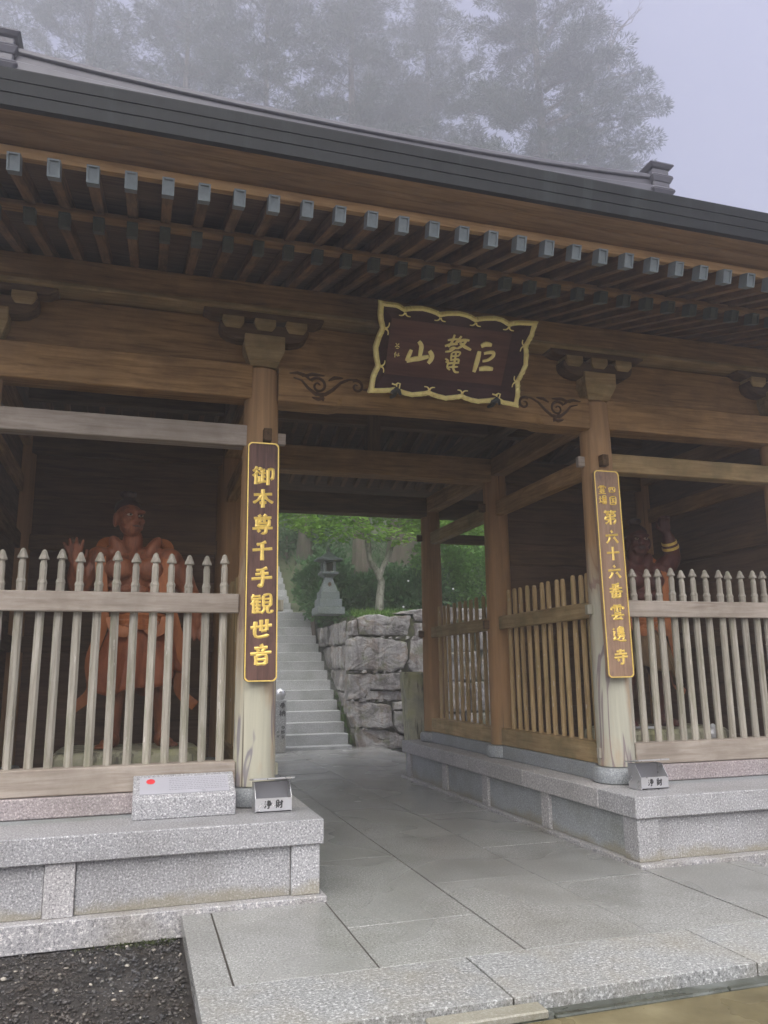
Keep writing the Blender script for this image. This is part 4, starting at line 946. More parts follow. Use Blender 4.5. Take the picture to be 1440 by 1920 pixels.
def skirt_mesh(cx, z_top, z_bot, r0, r1, seed, split=None):
    rnd = random.Random(seed); m = MB(); n = 64; rows = 14; ph = [rnd.uniform(0, 6.28) for _ in range(4)]; vs = []
    for i in range(rows+1):
        t_ = i/rows
        for k in range(n):
            a = 2*math.pi*k/n; f = 1+.13*t_*math.sin(7*a+ph[0])+.09*t_**.6*abs(math.sin(11*a+ph[1])); r = (r0+(r1-r0)*t_**.8)*f
            zz = z_top+(z_bot-z_top)*t_+.09*t_*math.sin(2*a+ph[2])+.04*t_*math.sin(5*a+ph[3])
            vs.append((cx+r*math.cos(a)*(1+.12*t_), r*math.sin(a)*.8, zz))
    m.add(vs, [(i*n+k, i*n+(k+1) % n, (i+1)*n+(k+1) % n, (i+1)*n+k) for i in range(rows) for k in range(n)]); return m
def ribbon(pts, w, nrm, th=.012):
    pts = [Vector(p) for p in pts]; q = []
    for i in range(len(pts)-1):
        for k in range(6):
            t_ = k/6; p0 = pts[max(0, i-1)]; p1 = pts[i]; p2 = pts[i+1]; p3 = pts[min(len(pts)-1, i+2)]
            q.append(.5*(2*p1+(p2-p0)*t_+(2*p0-5*p1+4*p2-p3)*t_*t_+(3*p1-p0-3*p2+p3)*t_**3))
    q.append(pts[-1]); m = MB(); vs, fs = [], []; n = len(q); nrm = Vector(nrm)
    for i, p in enumerate(q):
        d = (q[min(n-1, i+1)]-q[max(0, i-1)]).normalized(); s = d.cross(nrm).normalized()*w*.5; o = nrm.normalized()*th
        vs += [p-s, p+o*.9, p+s, p-o]
    for i in range(n-1):
        for k in range(4): fs.append((i*4+k, i*4+(k+1) % 4, (i+1)*4+(k+1) % 4, (i+1)*4+k))
    fs += [(0, 1, 2, 3), tuple((n-1)*4+k for k in (3, 2, 1, 0))]; return m.add(vs, fs)
def foot(m, x, z, out):
    blob(m, (x, -.02, z+.07), (.07, .09, .075)); blob(m, (x+out*.35, -.12, z+.045), (.068, .13, .045))
    for k in range(5): limb(m, (x+out*.5-.055+.028*k, -.2, z+.03), (x+out*.6-.06+.03*k, -.26+abs(k-1)*.012, z+.022), .021-.002*k if out < 0 else .013+.002*k, .017, 0, 2)

def guardian(label, X, Y, Z, body_mat, cloth_mat, kind):
    T = Matrix.Translation((X, Y, Z)) @ Matrix.Scale(1.04, 4); S = thing('guardian_statue', label, 'statue', (X, Y, Z)); m = MB()
    if kind == 'closed':
        cx, hx, pel, fl, fr_ = -.05, -.12, .02, -.17, .27; hz = 2.17
    else:
        cx, hx, pel, fl, fr_ = .0, .04, .0, -.26, .2; hz = 2.13
    torso(m, cx, hx, pel, 0)
    for fx, s in ((fl, -1), (fr_, 1)):
        hip = (pel+s*.13, 0, 1.05); knee = (fx-s*.02, -.05, .56); ank = (fx, .02, .1)
        limb(m, hip, knee, .155, .1, .02); limb(m, knee, ank, .088, .062, .0); blob(m, (fx, .035, .38), (.08, .085, .15)); blob(m, (knee[0], knee[1]-.05, knee[2]), (.06, .05, .07)); foot(m, fx, 0, s*.12)
    P = head(m, hx, hz, .45 if kind == 'closed' else -.25)
    if kind == 'closed':
        limb(m, (cx-.34, .0, 1.76), (cx-.50, .02, 1.46), .115, .09, .022); limb(m, (cx-.50, .02, 1.46), (cx-.53, -.16, 1.68), .088, .055, .02); hand(m, (cx-.53, -.17, 1.69), (-.12, -.1, 1), (0, -1, -.1), 1.3, .12, -1)
        limb(m, (cx+.34, .0, 1.76), (cx+.52, .03, 1.50), .115, .09, .022); limb(m, (cx+.52, .03, 1.50), (cx+.60, -.06, 1.24), .088, .055, .02); hand(m, (cx+.60, -.07, 1.22), (.1, -.1, -1), (-.2, -1, 0), .8, .3, 1)
    else:
        limb(m, (cx+.34, .0, 1.78), (cx+.56, .02, 1.95), .115, .092, .022); limb(m, (cx+.56, .02, 1.97), (cx+.44, -.06, 2.24), .09, .058, .02); hand(m, (cx+.43, -.07, 2.26), (-.25, -.1, 1), (-.3, -1, 0), .3, 1.2, 1)
        limb(m, (cx-.34, .0, 1.76), (cx-.52, .0, 1.48), .115, .09, .022); limb(m, (cx-.52, .0, 1.48), (cx-.66, -.1, 1.2), .088, .055, .02); hand(m, (cx-.67, -.11, 1.18), (-.2, -.2, -1), (.2, -1, 0), .9, .25, -1)
    body = finish(m, 'body', body_mat, S, M_=T)
    for q in (-1, 1):
        e = MB(); blob(e, P(q*.055, -.125, .022), (.028, .014, .0125), None, 8); e.build('eye', M['eye'], S, smooth=True, M=T)
        e = MB(); blob(e, Vector(P(q*.055, -.141, .022)), (.011, .006, .011), None, 6); e.build('pupil', M['hair'], S, M=T)
    e = MB(); blob(e, P(0, -.147, -.088), (.05 if kind == 'closed' else .05, .012, .007 if kind == 'closed' else .026), None, 8); e.build('mouth', M['hair'], S, smooth=True, M=T)
    e = MB(); blob(e, P(0, .04, .11), (.132, .14, .105)); blob(e, P(0, .05, .21), (.05, .05, .05)); blob(e, P(0, .05, .25), (.075, .07, .045))
    for k in range(7): blob(e, P(.06*math.cos(k*.9), .05+.06*math.sin(k*.9), .26), (.028, .028, .03), None, 6)
    finish(e, 'hair', M['hair'], S, .014, 4, T)
    sk = skirt_mesh(pel, 1.20, .58, .235, .36, 3 if kind == 'closed' else 5).build('skirt', cloth_mat, S, smooth=True, M=T)
    mod = sk.modifiers.new('solid', 'SOLIDIFY'); mod.thickness = .02
    b = MB()
    for k in range(3): b.lathe([(.235+.02*k*.3, 1.24-.05*k), (.262+.01*k, 1.215-.05*k), (.25+.012*k, 1.18-.05*k)], 28, (pel, 0))
    b.build('belt', M['sash'], S, smooth=True, M=T)
    for s in (-1, 1):
        f = MB(); pts = [(pel+s*.03, -.22, 1.20), (pel+s*.12, -.26, 1.06), (pel+s*.22, -.25, 1.10), (pel+s*.25, -.21, 1.2)]; f = ribbon(pts, .10, (0, -1, .2)); f.build('belt_loop', M['sash'], S, smooth=True, M=T)
        sa = [(cx+s*.16, .24, 1.98), (cx+s*.30, .12, 1.95), (cx+s*.315, -.12, 1.78), (cx+s*.285, -.16, 1.5), (pel+s*.33, -.1, 1.15), (pel+s*.42, -.06, .8), (pel+s*.40, -.02, .52), (pel+s*.56, .02, .36)]
        ribbon(sa, .10, (0, -1, .12)).build('sash', M['sash'], S, smooth=True, M=T)
    if kind != 'closed':
        for t_, r in ((.62, .079), (.42, .088)):
            a, bb = Vector((cx+.56, .02, 1.97)), Vector((cx+.44, -.06, 2.24)); p = a.lerp(bb, t_); d = (bb-a).normalized()
            g = MB(); g.tube([p-d*.022, p-d*.016, p+d*.016, p+d*.022], [r-.01, r+.012, r+.012, r-.01], 18); g.build('gold_bracelet', M['gold'], S, smooth=True, M=T)
    return S
guardian('red-brown wooden guardian statue with raised open hand behind the left fence', -2.83, 1.25, .985, M['statue'], M['cloth'], 'closed')
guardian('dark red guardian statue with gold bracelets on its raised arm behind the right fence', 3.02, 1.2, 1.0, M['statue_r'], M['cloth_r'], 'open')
def pedestal(label, x, y, w, d, z1):
    m = MB(); rnd = random.Random(int(x*100)); n = 22; rows = ((1.0, .574), (1.03, .66), (1.0, z1-.05), (.95, z1-.012), (.9, z1)); vs = []
    for k_, z in rows:
        for k in range(n):
            a = 2*math.pi*k/n; c, s = math.cos(a), math.sin(a); e = .28
            px_ = math.copysign(abs(c)**e, c)*w/2*k_*(1+.05*mnoise.noise(Vector((c*2, s*2, x)))); py_ = math.copysign(abs(s)**e, s)*d/2*k_*(1+.06*mnoise.noise(Vector((c*2, s*2, x+5)))); vs.append((x+px_, y+py_, z+.01*mnoise.noise(Vector((c*3, s*3, z)))))
    R5 = len(rows)
    m.add(vs, [(i*n+k, i*n+(k+1) % n, (i+1)*n+(k+1) % n, (i+1)*n+k) for i in range(R5-1) for k in range(n)]+[tuple((R5-1)*n+k for k in range(n))])
    tag(m.build('pedestal', M['mossy'], None), label, 'pedestal')
pedestal('low mossy stone block under the left guardian statue', -2.86, 1.2, 1.36, .95, .985)
pedestal('low mossy stone block under the right guardian statue', 3.1, 1.15, 1.5, .95, 1.0)
# a pale cloth bundle tied on the sill behind the right fence, a paper slip on the right pedestal
m = MB(); blob(m, (3.085, .13, .985), (.05, .045, .06)); blob(m, (3.08, .12, 1.06), (.03, .03, .035)); blob(m, (3.115, .1, 1.03), (.035, .02, .02), (1, 0, .6)); blob(m, (3.05, .1, 1.0), (.03, .02, .03)); blob(m, (3.12, .11, .96), (.03, .03, .03))
B = finish(m, 'cloth_bundle', M['whitecloth'], None, .009, 2); tag(B, 'small pale cloth bundle on the sill of the right fence', 'cloth bundle')
m = MB(); m.box(2.66, 2.84, .78, .92, 1.004, 1.03); tag(m.build('paper_packet', M['paper'], None, bevel=.008), 'white packet lying at the feet of the right guardian statue', 'packet')
# ------------------------------------------------------------------ stairs, posts, retaining wall, lantern
ST = thing('stone_stairs', 'long flight of grey granite steps climbing beyond the gate', 'stairs', (0, 10.5, 0))
def step(x0, x1, y0, z1, d=.40, h=.25):
    xm = random.uniform(-.5, .3)
    for a, b in ((x0, xm-.003), (xm+.003, x1)):
        MB().box(a, b, y0, y0+d, z1-h, z1).build('step', M['stair'], ST, bevel=.008)
for k in range(15): step(-2.0, 1.85, 10.5+.35*k, .071+.236*k, .40 if k < 14 else 2.0, .25)
for k in range(16): step(-1.9, 1.75, 17.3+.36*k, 3.6+.24*k, .42 if k < 15 else 3, .27)
for s, x in ((1, 1.9),):                                   # the dark slope beside the steps
    pass
side = MB(); side.add([(1.86, 10.75, -.1), (2.3, 10.75, -.1), (2.3, 15.6, 3.2), (1.86, 15.6, 3.2)], [(0, 1, 2, 3)])
tag(side.build('stair_gutter', M['gutter']), kind='structure')

M['joint_moss'] = soil_mat('mossy_joint_soil', sr(34,34,24), sr(58,60,36), sr(88,92,50), 9)
# retaining wall: quarried stones, each its own piece
W = thing('retaining_wall', 'rough retaining wall of large quarried stones right of the steps', 'wall', (3.5, 11.2, 0))
STONES = [[(1.95, 2.81), (2.0, 2.88), (2.07, 2.89), (2.1, 2.52), (1.98, 2.49), (1.95, 2.52)], [(2.08, 2.89), (2.3, 2.99), (2.53, 3.01), (2.89, 2.96), (3.44, 3.0), (3.46, 2.52), (3.35, 2.49), (2.92, 2.5), (2.39, 2.51), (2.12, 2.52)], [(2.99, 3.03), (3.19, 3.08), (3.5, 3.13), (3.84, 3.15), (3.86, 2.83), (3.52, 2.85), (3.46, 3.02)], [(3.5, 2.82), (3.86, 2.8), (3.87, 2.46), (3.51, 2.49)], [(1.89, 2.4), (2.07, 2.49), (2.39, 2.48), (2.95, 2.42), (3.31, 2.34), (3.32, 1.96), (3.2, 1.74), (2.84, 1.65), (2.35, 1.7), (1.87, 1.7)], [(3.41, 2.43), (3.87, 2.43), (3.86, 1.4), (3.62, 1.4), (3.33, 1.76), (3.37, 2.15)], [(1.87, 1.63), (2.19, 1.64), (2.84, 1.63), (3.15, 1.66), (3.16, 1.26), (2.83, 1.24), (2.25, 1.28), (2.19, 1.05), (1.86, 1.05)], [(2.27, 1.24), (3.16, 1.23), (3.17, 1.01), (2.22, 1.03)], [(1.87, 1.01), (2.15, 1.02), (2.63, 0.94), (2.86, 0.9), (2.88, 0.45), (2.69, 0.39), (1.99, 0.44), (1.9, 0.66)], [(2.91, 0.98), (3.2, 0.98), (3.21, 0.8), (2.91, 0.8)], [(2.92, 0.78), (3.22, 0.77), (3.23, 0.23), (3.03, 0.31), (2.91, 0.42)], [(1.99, 0.39), (2.28, 0.41), (2.69, 0.36), (3.01, 0.27), (3.25, 0.16), (3.23, -0.06), (2.07, -0.06)], [(3.64, 1.37), (3.96, 1.36), (3.94, 0.66), (3.64, 0.66)], [(3.25, 0.98), (3.61, 1.34), (3.61, 0.66), (3.25, 0.68)], [(3.26, 0.64), (3.94, 0.63), (3.92, -0.09), (3.26, -0.07)]]
rs = random.Random(4); z = -.06                            # the wall goes on behind the right columns
for row in ((-.06, .7), (.72, 1.4), (1.42, 2.1), (2.12, 2.75), (2.77, 3.2)):
    x = 3.98 if row[0] < 2 else 3.90
    while x < 13:
        w_ = rs.uniform(.6, 1.3); a, b = row; j = lambda: rs.uniform(-.03, .03)
        STONES.append([(x+.02+j()*.5, b+j()), (x+w_*.5, b+j()), (x+w_-.02, b+j()), (x+w_-.02+j()*.5, a+.02+j()), (x+w_*.5, a+.02+j()), (x+.02, a+.02+j())]); x += w_
def stone(poly, fr, depth, mat, parent, seed):
    """a quarried block: outline on the wall face, rough split front"""
    rnd = random.Random(seed); n0 = len(poly); P = []
    for i in range(n0):
        a, b = poly[i], poly[(i+1) % n0]; k = max(1, int(math.hypot(b[0]-a[0], b[1]-a[1])/.075))
        for q in range(k): P.append((a[0]+(b[0]-a[0])*q/k+rnd.uniform(-.013, .013), a[1]+(b[1]-a[1])*q/k+rnd.uniform(-.013, .013)))
    n = len(P); cx = sum(p[0] for p in P)/n; cz = sum(p[1] for p in P)/n; vs = []; base = rnd.uniform(0, .06); tx, tz = rnd.uniform(-.12, .12), rnd.uniform(-.12, .12)
    rings = ((1.0, -depth), (1.0, -.05), (.985, .0), (.95, .025), (.86, .035), (.74, .04), (.6, .04), (.45, .04), (.3, .04), (.15, .04))
    for f, o in rings:
        for (x, z_) in P:
            xx, zz = cx+(x-cx)*f, cz+(z_-cz)*f; v_ = Vector((xx, zz, seed*3.7))
            rid = abs(mnoise.noise(v_*1.7))*.05+.02*mnoise.noise(v_*5)+.012*mnoise.noise(v_*17)+(xx-cx)*tx+(zz-cz)*tz
            vs.append(fr(xx, zz, o+base+(rid if o > -.06 and f < 1 else rid*.4 if o > -.06 else 0)))
    vs.append(fr(cx, cz, .04+base)); R6 = len(rings)
    fs = [(i*n+k, i*n+(k+1) % n, (i+1)*n+(k+1) % n, (i+1)*n+k) for i in range(R6-1) for k in range(n)]+[((R6-1)*n+k, (R6-1)*n+(k+1) % n, R6*n) for k in range(n)]
    MB().add(vs, fs).build('stone', mat, parent)
rs = random.Random(21)                                      # small wedge stones in the joints
for (xa, xb, z_) in ((2.15, 3.4, 2.455), (1.95, 3.1, 1.675), (2.0, 2.9, .42), (3.55, 3.95, 2.45), (3.3, 3.36, 1.9), (1.9, 2.9, 1.03)):
    x = xa
    while x < xb:
        w_ = rs.uniform(.07, .2); h_ = rs.uniform(.025, .05); STONES.append([(x, z_-h_), (x+w_*.5, z_-h_*1.2), (x+w_, z_-h_*.8), (x+w_*.9, z_+h_), (x+w_*.4, z_+h_*1.1)]); x += w_+rs.uniform(.02, .14)
for i, p in enumerate(STONES): stone(p, lambda x, z_, o: (x, 10.8-o+.05*z_, z_), .35, M['rock'], W, i+1)
# the return of the wall that climbs beside the steps
rs = random.Random(9); yy = 10.86
rows = [(2.35, 2.9), (1.75, 2.32), (1.2, 1.72), (.65, 1.17), (.1, .62)]
for a, b in rows:
    y = 10.9+rs.uniform(0, .1)
    while True:
        w_ = rs.uniform(.5, .95); zmin = -.1+(y+w_*.3-10.75)*.68
        if b-.1 < zmin or y > 14.6: break
        lo = max(a, zmin-.2); j = lambda: rs.uniform(-.04, .04)
        stone([(y, b+j()), (y+w_*.5, b+j()), (y+w_-.03, b+j()), (y+w_-.03, lo+j()), (y+w_*.5, lo+j()), (y, lo+j())], lambda x, z_, o: (2.12-o-.02*z_, x, z_), .3, M['rock'], W, int(y*100+a*10)); y += w_
MB().box(2.0, 13, 10.9, 11.6, -.1, 2.9).build('backing_fill', M['joint_moss'], W)

def lantern(x, y, z):
    L = thing('stone_lantern', 'grey stone lantern on a stepped base above the retaining wall', 'lantern', (x, y, z))
    m = MB(); m.box(x-.36, x+.36, y-.36, y+.36, z, z+.19); m.box(x-.30, x+.30, y-.30, y+.30, z+.191, z+.40); m.box(x-.25, x+.25, y-.25, y+.25, z+.401, z+.60); m.build('stepped_base', M['lantern'], L, bevel=.012)
    m = MB(); prof = [(.205, z+.601), (.20, z+.64), (.16, z+.76), (.125, z+.86), (.105, z+.94), (.10, z+.97)]
    for (r0, z0), (r1, z1) in zip(prof, prof[1:]): m.frustum((x, y), r0, r0, r1, r1, z0, z1)
    m.build('shaft', M['lantern'], L); m = MB(); m.frustum((x, y), .10, .10, .22, .22, z+.971, z+1.05); m.frustum((x, y), .225, .225, .235, .235, z+1.05, z+1.11); m.build('platform', M['lantern'], L, bevel=.008)
    fb = MB()
    for sx in (-1, 1):
        for sy in (-1, 1): fb.box(x+sx*.13-.04, x+sx*.13+.04, y+sy*.13-.04, y+sy*.13+.04, z+1.111, z+1.36)
    fb.box(x-.165, x+.165, y-.165, y+.165, z+1.361, z+1.39); fb.build('fire_box', M['lantern'], L, bevel=.006)
    MB().box(x-.09, x+.09, y-.09, y+.09, z+1.112, z+1.36).build('chamber_shade_block', M['joint'], L)  # solid dark block painting the shade of the hollow fire box
    m = MB(); n = 16; vs = []
    rows = [(.34, 1.40, .05), (.345, 1.435, .06), (.24, 1.49, .0), (.15, 1.56, 0), (.09, 1.62, 0)]
    for r, zz, lift in rows:
        for k in range(n):
            a = 2*math.pi*(k+.5)/n; c, s = math.cos(a), math.sin(a); q = max(abs(c), abs(s)); corner = (1/q-1)/.414
            vs.append((x+r*c/q, y+r*s/q, z+zz+lift*corner))
    m.add(vs, [(i*n+k, i*n+(k+1) % n, (i+1)*n+(k+1) % n, (i+1)*n+k) for i in range(4) for k in range(n)]+[tuple(range(n))[::-1], tuple(4*n+k for k in range(n))]); m.build('roof', M['lantern'], L)
    MB().lathe([(.07, z+1.62), (.075, z+1.645), (.05, z+1.66), (.065, z+1.70), (.05, z+1.75), (.01, z+1.80)], 12, (x, y)).build('finial', M['lantern'], L, smooth=True)
    fr = lambda a, b, o: (x+a, y-.17-o, z+.78-b)
    char('carved_character', '奉', fr, 0, 0, .11, .13, L, M['groove_shade'], 12, .006)  # raised strokes, coloured dark like the shade in a cut letter
lantern(1.88, 13.0, 3.13)

m = MB(); vs_, n = [], 4
for z_, w_, d_, dx in ((-.02, .19, .16, .115), (.9, .185, .155, .06), (1.62, .18, .15, .0), (1.665, .16, .13, 0)):
    vs_ += [(1.80+dx-w_, 6.2-d_, z_), (1.80+dx+w_, 6.2-d_, z_+.0), (1.80+dx+w_, 6.2+d_, z_), (1.80+dx-w_, 6.2+d_, z_)]
m.add(vs_, [(i*4+k, i*4+(k+1) % 4, (i+1)*4+(k+1) % 4, (i+1)*4+k) for i in range(3) for k in range(4)]+[(12, 13, 14, 15)])
tag(m.build('mossy_post', M['mossy'], None, bevel=.012), 'leaning mossy square stone post behind the right platform', 'stone post')

N = thing('newel_post', 'pale inscribed stone post with rounded metal knob at the foot of the steps', 'stone post', (.20, 10.35, 0))
MB().box(.08, .32, 10.24, 10.46, .0, 1.10).build('shaft', M['kerb'], N, bevel=.015)
MB().lathe([(.06, 1.10), (.075, 1.13), (.105, 1.16), (.12, 1.22), (.105, 1.29), (.06, 1.335), (.01, 1.35)], 16, (.2, 10.35)).build('knob', M['steel'], N, smooth=True)
fr = lambda a, b, o: (.215+a, 10.239-o*.3, .98-b)
for c, a, b, s in (('奉', .02, 0, .13), ('納', .015, .16, .13), ('中', .035, .46, .085), ('野', .035, .56, .085), ('宗', .035, .66, .085), ('中', -.07, .55, .06), ('宗', -.07, .64, .06)):
    char('black_character', c, fr, a, b, s, s, N, M['ink'], 12, .006)

# ------------------------------------------------------------------ vegetation
def leaves(P, D, L, Wd, nrm_jit=.6, kind='spray', flat=False):
    """arrays of leaf blades: P base points, D directions, L lengths, Wd widths -> verts, tris"""
    n = len(P); D = D/np.linalg.norm(D, axis=1, keepdims=True); A = RNG.normal(size=(n, 3))
    if flat: D[:, 2] *= .35; D[:, 2] -= .12; A = A*.35+np.array([0, 0, 1])
    S = np.cross(D, A); S /= np.linalg.norm(S, axis=1, keepdims=True)+1e-9
    tip = P+D*L[:, None]; mid = P+D*(L*.5)[:, None]; U = np.cross(S, D)*(L*.10)[:, None]
    if kind == 'spray':                                   # a forked frond
        V = np.stack([P, mid+S*Wd[:, None]+U, tip, mid-S*Wd[:, None]+U, P+D*(L*.25)[:, None]+S*(Wd*.25)[:, None], P+D*(L*.62)[:, None]+S*(Wd*1.9)[:, None], P+D*(L*.25)[:, None]-S*(Wd*.25)[:, None], P+D*(L*.66)[:, None]-S*(Wd*1.9)[:, None]], 1)
        F = np.array([[0, 1, 2], [0, 5, 4], [0, 6, 7]])
    else:
        V = np.stack([P, mid+S*Wd[:, None], tip, mid-S*Wd[:, None]], 1); F = np.array([[0, 1, 2], [0, 2, 3]])
    k = V.shape[1]; F = (F[None]+k*np.arange(n)[:, None, None]).reshape(-1, 3); return V.reshape(-1, 3), F
def rand_dirs(n):
    d = RNG.normal(size=(n, 3)); return d/np.linalg.norm(d, axis=1, keepdims=True)

def cedar(label, x, y, H, R0, crown0, rad, n_br, seed, dens=1.0, extra=None, zb=None, vis=None, ls=1.0):
    rnd = random.Random(seed); z0 = (hill_z(x, y) if zb is None else zb)-.4
    T = thing('cedar_tree', label, 'tree', (x, y, z0), 'cedars rising behind the gate'); m = MB(); Ps, Ds = [], []
    lean = (rnd.uniform(-.012, .012), rnd.uniform(-.012, .012))
    spine = [(x+lean[0]*H*t_*8*.1, y+lean[1]*H*t_*8*.1, z0+H*t_) for t_ in np.linspace(0, 1, 14)]
    m.tube(spine, [R0*(1.35-.35*min(1, t_*12))*(1-.93*t_**.9) for t_ in np.linspace(0, 1, 14)], 14)
    for b in range(n_br):
        t_ = crown0+(1-crown0)*((b+rnd.random())/n_br); h = z0+H*t_
        if vis and not (vis[0] < h < vis[1]): continue
        prof = math.sin(min(1, (t_-crown0)/(1-crown0)*1.0+.18)*math.pi*.62)**.8*(1-((t_-crown0)/(1-crown0))**2.2*.85)
        Lb = rad*max(.12, prof)*rnd.uniform(.65, 1.1); a = rnd.uniform(0, 6.283); c, s = math.cos(a), math.sin(a)
        bx, by = x+lean[0]*H*t_*.8, y+lean[1]*H*t_*.8; pts = []
        dr = rnd.uniform(.05, .35)
        for k in range(7):
            u = k/6; pts.append((bx+c*Lb*u+rnd.uniform(-.1, .1)*u, by+s*Lb*u+rnd.uniform(-.1, .1)*u, h-dr*Lb*math.sin(u*2.4)*.55+.22*Lb*max(0, u-.55)))
        r0 = max(.025, R0*.16*(1-t_*.6)); m.tube(pts, [r0*(1-.85*k/6) for k in range(7)], 5)
        nc = max(4, int(Lb*2.1))
        for k in range(nc):
            u = .12+.88*(k+rnd.random())/nc; f = u*6; i = min(5, int(f)); p = np.array(pts[i])+(np.array(pts[i+1])-np.array(pts[i]))*(f-i)
            p = p+np.array([rnd.gauss(0, .28*Lb*.22+.15), rnd.gauss(0, .28*Lb*.22+.15), rnd.gauss(0, .16)])
            cr = rnd.uniform(.45, .95)*(1.1-.35*u); cnt = int(88*dens*rnd.uniform(.6, 1.3))
            d = rand_dirs(cnt); d[:, 2] = d[:, 2]*.7+.12; q = p+d*(cr*RNG.uniform(.25, 1, cnt)**.6)[:, None]*np.array([1, 1, .75])
            Ps.append(q); Ds.append(d*.8+np.array([c*.5, s*.5, .1])+RNG.normal(0, .35, (cnt, 3)))
    if extra: extra(m, Ps, Ds, rnd)
    m.build('trunk', M['bark'] if ls >= .9 else M['bark_near'], T, smooth=True)
    P = np.concatenate(Ps); D = np.concatenate(Ds); n = len(P); V, F = leaves(P, D, RNG.uniform(.2, .42, n)*ls, RNG.uniform(.022, .042, n)*ls)
    np_mesh('crown', V, F, M['cedar'], T); return n

def leafy(name, label, cat, base, stems, blobs, mat, bark, n, leaf, group=None, up=.2, stem_parts=True, kind='leaf', flat=False):
    """shrub or small broadleaf tree: stems as tubes, leaves in shells of the given ellipsoids"""
    T = thing(name, label, cat, base, group); m = MB()
    for pts, r0, r1 in stems: m.tube(pts, [r0+(r1-r0)*k/(len(pts)-1) for k in range(len(pts))], 9)
    m.build('trunk', bark, T, smooth=True); vol = np.array([b[3]*b[4]*b[5] for b in blobs])**(2/3); cnt = (n*vol/vol.sum()).astype(int); Ps, Ds = [], []
    for (bx, by, bz, rx, ry, rz), c in zip(blobs, cnt):
        d = rand_dirs(c); r = RNG.uniform(.1, 1, c)**.4; q = d*r[:, None]
        w = np.array([1+.35*mnoise.noise(Vector((v[0]*2.2+bx, v[1]*2.2+by, v[2]*2.2+bz))) for v in d]); q = q*w[:, None]*np.array([rx, ry, rz])+np.array([bx, by, bz])
        Ps.append(q); Ds.append(d*.6+RNG.normal(0, .5, (c, 3))+np.array([0, 0, up]))
    P = np.concatenate(Ps); D = np.concatenate(Ds); n = len(P); V, F = leaves(P, D, RNG.uniform(.7, 1.3, n)*leaf, RNG.uniform(.22, .34, n)*leaf*(1.5 if flat else 1), kind=kind, flat=flat)
    np_mesh('crown', V, F, mat, T); return T
def away(p, k=1.4):                                        # the grove stands well back on the slope
    return Vector((-2.81+(p[0]+2.81)*k, -7.15+(p[1]+7.15)*k, 1.68+(p[2]-1.68)*k))
def dead_twigs(m, Ps, Ds, rnd):                            # a bare dead limb on the sky side, leafy limbs below it
    def grow(p, d, L, r, k):
        q = p+d*L; mid = p.lerp(q, .5)+Vector((rnd.uniform(-.1, .1), 0, rnd.uniform(-.08, .08)))*L; m.tube([p, mid, q], [r, r*.8, r*.6], 5)
        if k == 0: return
        for _ in range(rnd.choice((2, 3))):
            d2 = (d+Vector((rnd.uniform(-.7, .9), rnd.uniform(-.5, .5), rnd.uniform(-.3, .8)))).normalized(); grow(q, d2, L*rnd.uniform(.55, .85), r*.6, k-1)
    b = away((18.9, 23.0, 31.8))
    grow(b, Vector((.1, -.1, 1)).normalized(), 1.7, .1, 4); grow(b+Vector((.7, 0, .4)), Vector((.5, 0, 1)).normalized(), 1.6, .07, 3)
    for (az, bx_, bz) in ((26.0, 20.9, 27.9), (27.6, 21.4, 29.6), (28.6, 21.6, 30.9), (29.4, 20.6, 32.0), (30.6, 19.6, 33.2), (26.6, 19.4, 28.6), (24.6, 20.4, 26.6), (31.8, 19.0, 35.0), (33.5, 18.6, 37)):
        pts = [away((15.7, 24, az)), away(((15.7+bx_)/2, 23.4, (az+bz)/2+.5)), away((bx_, 22.9, bz))]; m.tube(pts, [.2, .12, .04], 6)
        for k in range(10):
            t_ = .25+.75*k/9; p = (pts[0].lerp(pts[1], t_*2) if t_ < .5 else pts[1].lerp(pts[2], t_*2-1)); p = np.array(p)+RNG.normal(0, .45, 3)*np.array([1, 1.4, .8]); cnt = 240
            d = rand_dirs(cnt); q = p+d*(rnd.uniform(.5, 1.05)*RNG.uniform(.2, 1, cnt)**.6)[:, None]; Ps.append(q); Ds.append(d+np.array([.4, 0, .15])+RNG.normal(0, .3, (cnt, 3)))
CED = [ # label, x, y, height, trunk radius, crown start, crown radius, branches, seed, density
 ('misty cedar at the right edge of the trees with a bare dead limb', 15.6, 24.0, 56, .6, .3, 8.0, 125, 1, 1.3, dead_twigs, 1.4),
 ('misty cedar left of the tree with the dead limb, over the right of the ridge', 10.2, 26.5, 58, .6, .3, 8.2, 95, 2, .9, None, 1.62),
 ('misty cedar rising above the middle of the roof ridge', 5.6, 24.0, 56, .55, .3, 7.6, 90, 3, .85, None, 1.62),
 ('misty cedar with a slender trunk rising left of the middle of the ridge', 1.6, 24.0, 52, .4, .32, 6.6, 85, 4, .85, None, 1.62),
 ('tall cedar with a broad shaggy trunk on the slope right of the maple', 6.3, 20.0, 16, .62, .5, 3.4, 40, 13, .8, None, 1),
 ('cedar with flaring root behind the stone lantern', 4.25, 18.2, 15.5, .36, .5, 3.0, 36, 5, .8, None, 1),
 ('slim cedar trunk beside the upper steps', 2.75, 20.5, 15.5, .27, .5, 2.8, 36, 15, .8, None, 1),
 ('misty cedar above the left part of the roof ridge', -2.0, 26.0, 52, .5, .3, 7.4, 90, 6, .8, None, 1.62),
 ('misty cedar rising above the left ridge end', -6.2, 27.0, 52, .5, .3, 7.6, 90, 7, .75, None, 1.62),
 ('faint far cedar between the left ridge end and the middle', .2, 31.0, 50, .5, .3, 8, 60, 8, .7, None, 1.55),
 ('faint far cedar behind the middle of the ridge', 9.0, 33.0, 52, .6, .3, 8.0, 60, 9, .7, None, 1.55),
 ('misty cedar at the far left above the roof', -10.5, 28.0, 50, .5, .3, 7.4, 85, 12, .75, None, 1.62)]
